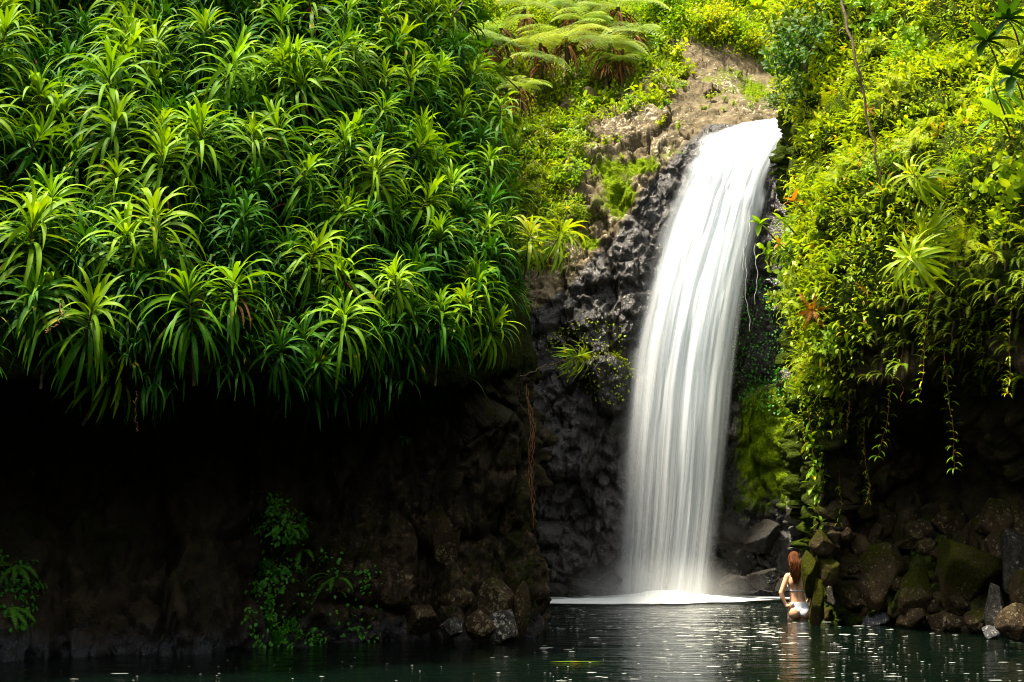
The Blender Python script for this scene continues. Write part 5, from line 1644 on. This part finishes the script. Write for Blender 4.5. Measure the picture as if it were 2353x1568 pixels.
    me = bpy.data.meshes.new('body_raw')
    bm.to_mesh(me); bm.free()
    t = bpy.data.objects.new('tmp', me)
    COL.objects.link(t)
    md = t.modifiers.new('r', 'REMESH'); md.mode = 'VOXEL'; md.voxel_size = 0.0062
    ms = t.modifiers.new('s', 'SMOOTH'); ms.factor = 0.5; ms.iterations = 5
    dg = bpy.context.evaluated_depsgraph_get()
    ev = bpy.data.meshes.new_from_object(t.evaluated_get(dg))
    bpy.data.objects.remove(t)
    V = np.zeros(len(ev.vertices) * 3); ev.vertices.foreach_get('co', V); V = V.reshape(-1, 3)
    Nn = np.zeros(len(ev.vertices) * 3); ev.vertices.foreach_get('normal', Nn); Nn = Nn.reshape(-1, 3)
    F = [tuple(p.vertices) for p in ev.polygons]
    ev.materials.clear(); ev.materials.append(M['skin'])
    ev.polygons.foreach_set('use_smooth', np.ones(len(ev.polygons), bool))
    body = link('person', ev)
    body['label'] = 'person standing thigh-deep in the pool, back turned, white bikini, long red-brown hair, hand on hip'
    body['category'] = 'person'
    def patch(name, test, off, mat, label=None):
        fc = [f for f in F if test(V[list(f)].mean(0))]
        used = sorted({i for f in fc for i in f})
        ix = {v: k for k, v in enumerate(used)}
        VV = V[used] + Nn[used] * off
        NI = V[used] - Nn[used] * 0.002
        m = len(used)
        faces = [tuple(ix[i] for i in f) for f in fc]
        ed = {}
        for f in faces:
            for a_, b_ in zip(f, f[1:] + f[:1]):
                ed[(a_, b_)] = 1
        rim = [(b_, a_, a_ + m, b_ + m) for (a_, b_) in ed if (b_, a_) not in ed]
        mm = bpy.data.meshes.new(name)
        mm.from_pydata(np.vstack([VV, NI]).tolist(), [], faces + rim)
        mm.materials.append(M[mat])
        mm.polygons.foreach_set('use_smooth', np.ones(len(mm.polygons), bool))
        o = link(name, mm, body)
        if label:
            o['label'] = label
    back = [(-.13, .975), (-.13, .945), (-.080, .940), (-.02, .862), (.015, .812), (.075, .800), (.125, .870), (.18, .93), (.18, .975)]
    front = [(-.14, .975), (-.14, .945), (-.03, .80), (.07, .80), (.18, .945), (.18, .975)]
    def bot(c):
        if c[2] > 0.978 or c[0] < -0.135 + 0.0 and c[1] < -0.02 or c[0] < -0.14:
            return False
        if c[1] < -0.005 and c[0] < -0.095:
            return False
        return bool(in_poly(c[0], c[2], back if c[1] < 0.0 else front))
    patch('bikini_bottom', bot, 0.005, 'cloth')
    def top(c):
        if abs(c[0]) > 0.135 or c[2] > 1.3:
            return False
        if c[1] < 0.03:
            return 1.128 < c[2] < 1.142 + (0.05 * sm(np.array(c[1]), -0.03, 0.03) if c[0] < 0 else 0)
        return c[2] > 1.128 and (abs(c[0] + .06) < .055 or abs(c[0] - .07) < .055) and c[2] < 1.235
    patch('bikini_top', top, 0.004, 'cloth')
    sv, sf = Acc(), None
    for pts, r_ in (([(-0.128, -0.04, 0.955), (-0.134, -0.05, 0.87), (-0.136, -0.05, 0.765)], 0.0042), ([(-0.126, -0.035, 0.955), (-0.129, -0.045, 0.87), (-0.131, -0.045, 0.79)], 0.0035), ([(0.094, -0.085, 1.05), (0.098, -0.095, 1.01), (0.10, -0.105, 0.965)], 0.004)):
        v_, f_ = tube(catmull(np.array(pts), 10), r_, 5)
        sv.add(v_, f_)
    link('bikini_strings', sv.mesh('bikini_strings', M['cloth']), body)
    # hair
    r = np.random.default_rng(5)
    n = 420
    az = r.uniform(0, 2 * np.pi, n)
    el = r.uniform(-0.25, 1.5, n)
    face = (np.sin(az) > 0.35) & (el < 0.75)
    az = np.where(face, -az, az)
    c0 = np.array([-0.028, 0.008, 1.557])
    d = dirs(az, el)
    rad = np.array([.078, .094, .101])
    root = c0 + d * rad
    ha = Acc()
    m = 16
    t = np.linspace(0, 1, m)
    for i in range(n):
        zend = r.uniform(1.21, 1.34) + 0.10 * abs(d[i, 0])
        x, y, z = root[i]
        pts = []
        L = z - zend
        # slide over the skull, then drop down the back
        xe = -0.028 + (x + 0.028) * 0.85 * r.uniform(0.6, 1.05) - 0.012
        ye = -0.105 - r.uniform(0, 0.035)
        ph = r.uniform(0, 6.28)
        for tt in t:
            zz = z - L * tt
            xx = x + (xe - x) * min(1, tt * 1.6)
            yy = y + (ye - y) * min(1, tt * 2.2) ** 0.8
            q_ = np.array([xx, yy, zz]) - c0
            s_ = np.linalg.norm(q_ / (rad * 1.03))
            if s_ < 1:
                q_ = q_ / s_
            p_ = c0 + q_
            wv = 0.020 * tt * math.sin(tt * 13 + ph)
            pts.append(p_ + np.array([wv, -0.006 * tt * math.cos(tt * 11 + ph), 0]))
        w_ = 0.011 * (1 - 0.6 * t ** 3)
        v_, f_ = tube(np.array(pts), w_ * 0.5, 4)
        ha.add(v_, f_, r.uniform(0, 0.9))
    link('hair', ha.mesh('hair', M['hair']), body)
    return body
pw = W(1836, 1425)
person = make_person()
person.location = (pw[0], pw[1] + 0.1, -0.745)

# ------------------------------------------------------------------ light
SUN_EL, SUN_AZ = R(72), R(-101)          # azimuth from +Y (ahead), negative = left
w = bpy.data.worlds.new('World')
S.world = w
w.use_nodes = True
nt = w.node_tree
nt.nodes.clear()
sky = nt.nodes.new('ShaderNodeTexSky')
sky.sky_type = 'NISHITA'
sky.sun_disc = False
sky.sun_elevation = SUN_EL
sky.sun_rotation = SUN_AZ
sky.air_density = 1.0
sky.dust_density = 3.0
bg = nt.nodes.new('ShaderNodeBackground')
bg.inputs['Strength'].default_value = 0.12
ow = nt.nodes.new('ShaderNodeOutputWorld')
hs = nt.nodes.new('ShaderNodeHueSaturation')
hs.inputs['Saturation'].default_value = 0.25
nt.links.new(sky.outputs[0], hs.inputs['Color'])
nt.links.new(hs.outputs[0], bg.inputs[0])
nt.links.new(bg.outputs[0], ow.inputs[0])
sun = bpy.data.lights.new('sun', 'SUN')
sun.energy = 4.2
sun.angle = R(6)
sun.color = (1.0, 0.90, 0.70)
so = bpy.data.objects.new('sun', sun)
COL.objects.link(so)
d = Vector((math.sin(SUN_AZ) * math.cos(SUN_EL), math.cos(SUN_AZ) * math.cos(SUN_EL), math.sin(SUN_EL)))
so.rotation_euler = d.to_track_quat('Z', 'Y').to_euler()
so.location = (0, 10, 25)

S.view_settings.view_transform = 'Standard'
S.view_settings.look = 'None'
S.view_settings.exposure = 1.75
S.view_settings.gamma = 1
S.render.engine = 'CYCLES'
S.cycles.max_bounces = 6
S.cycles.diffuse_bounces = 3
S.cycles.glossy_bounces = 2
S.cycles.transmission_bounces = 3
S.cycles.transparent_max_bounces = 16
S.cycles.volume_bounces = 1
S.cycles.caustics_reflective = False
S.cycles.caustics_refractive = False
S.cycles.use_denoising = True
S.cycles.filter_width = 1.05
S.cycles.sample_clamp_indirect = 4
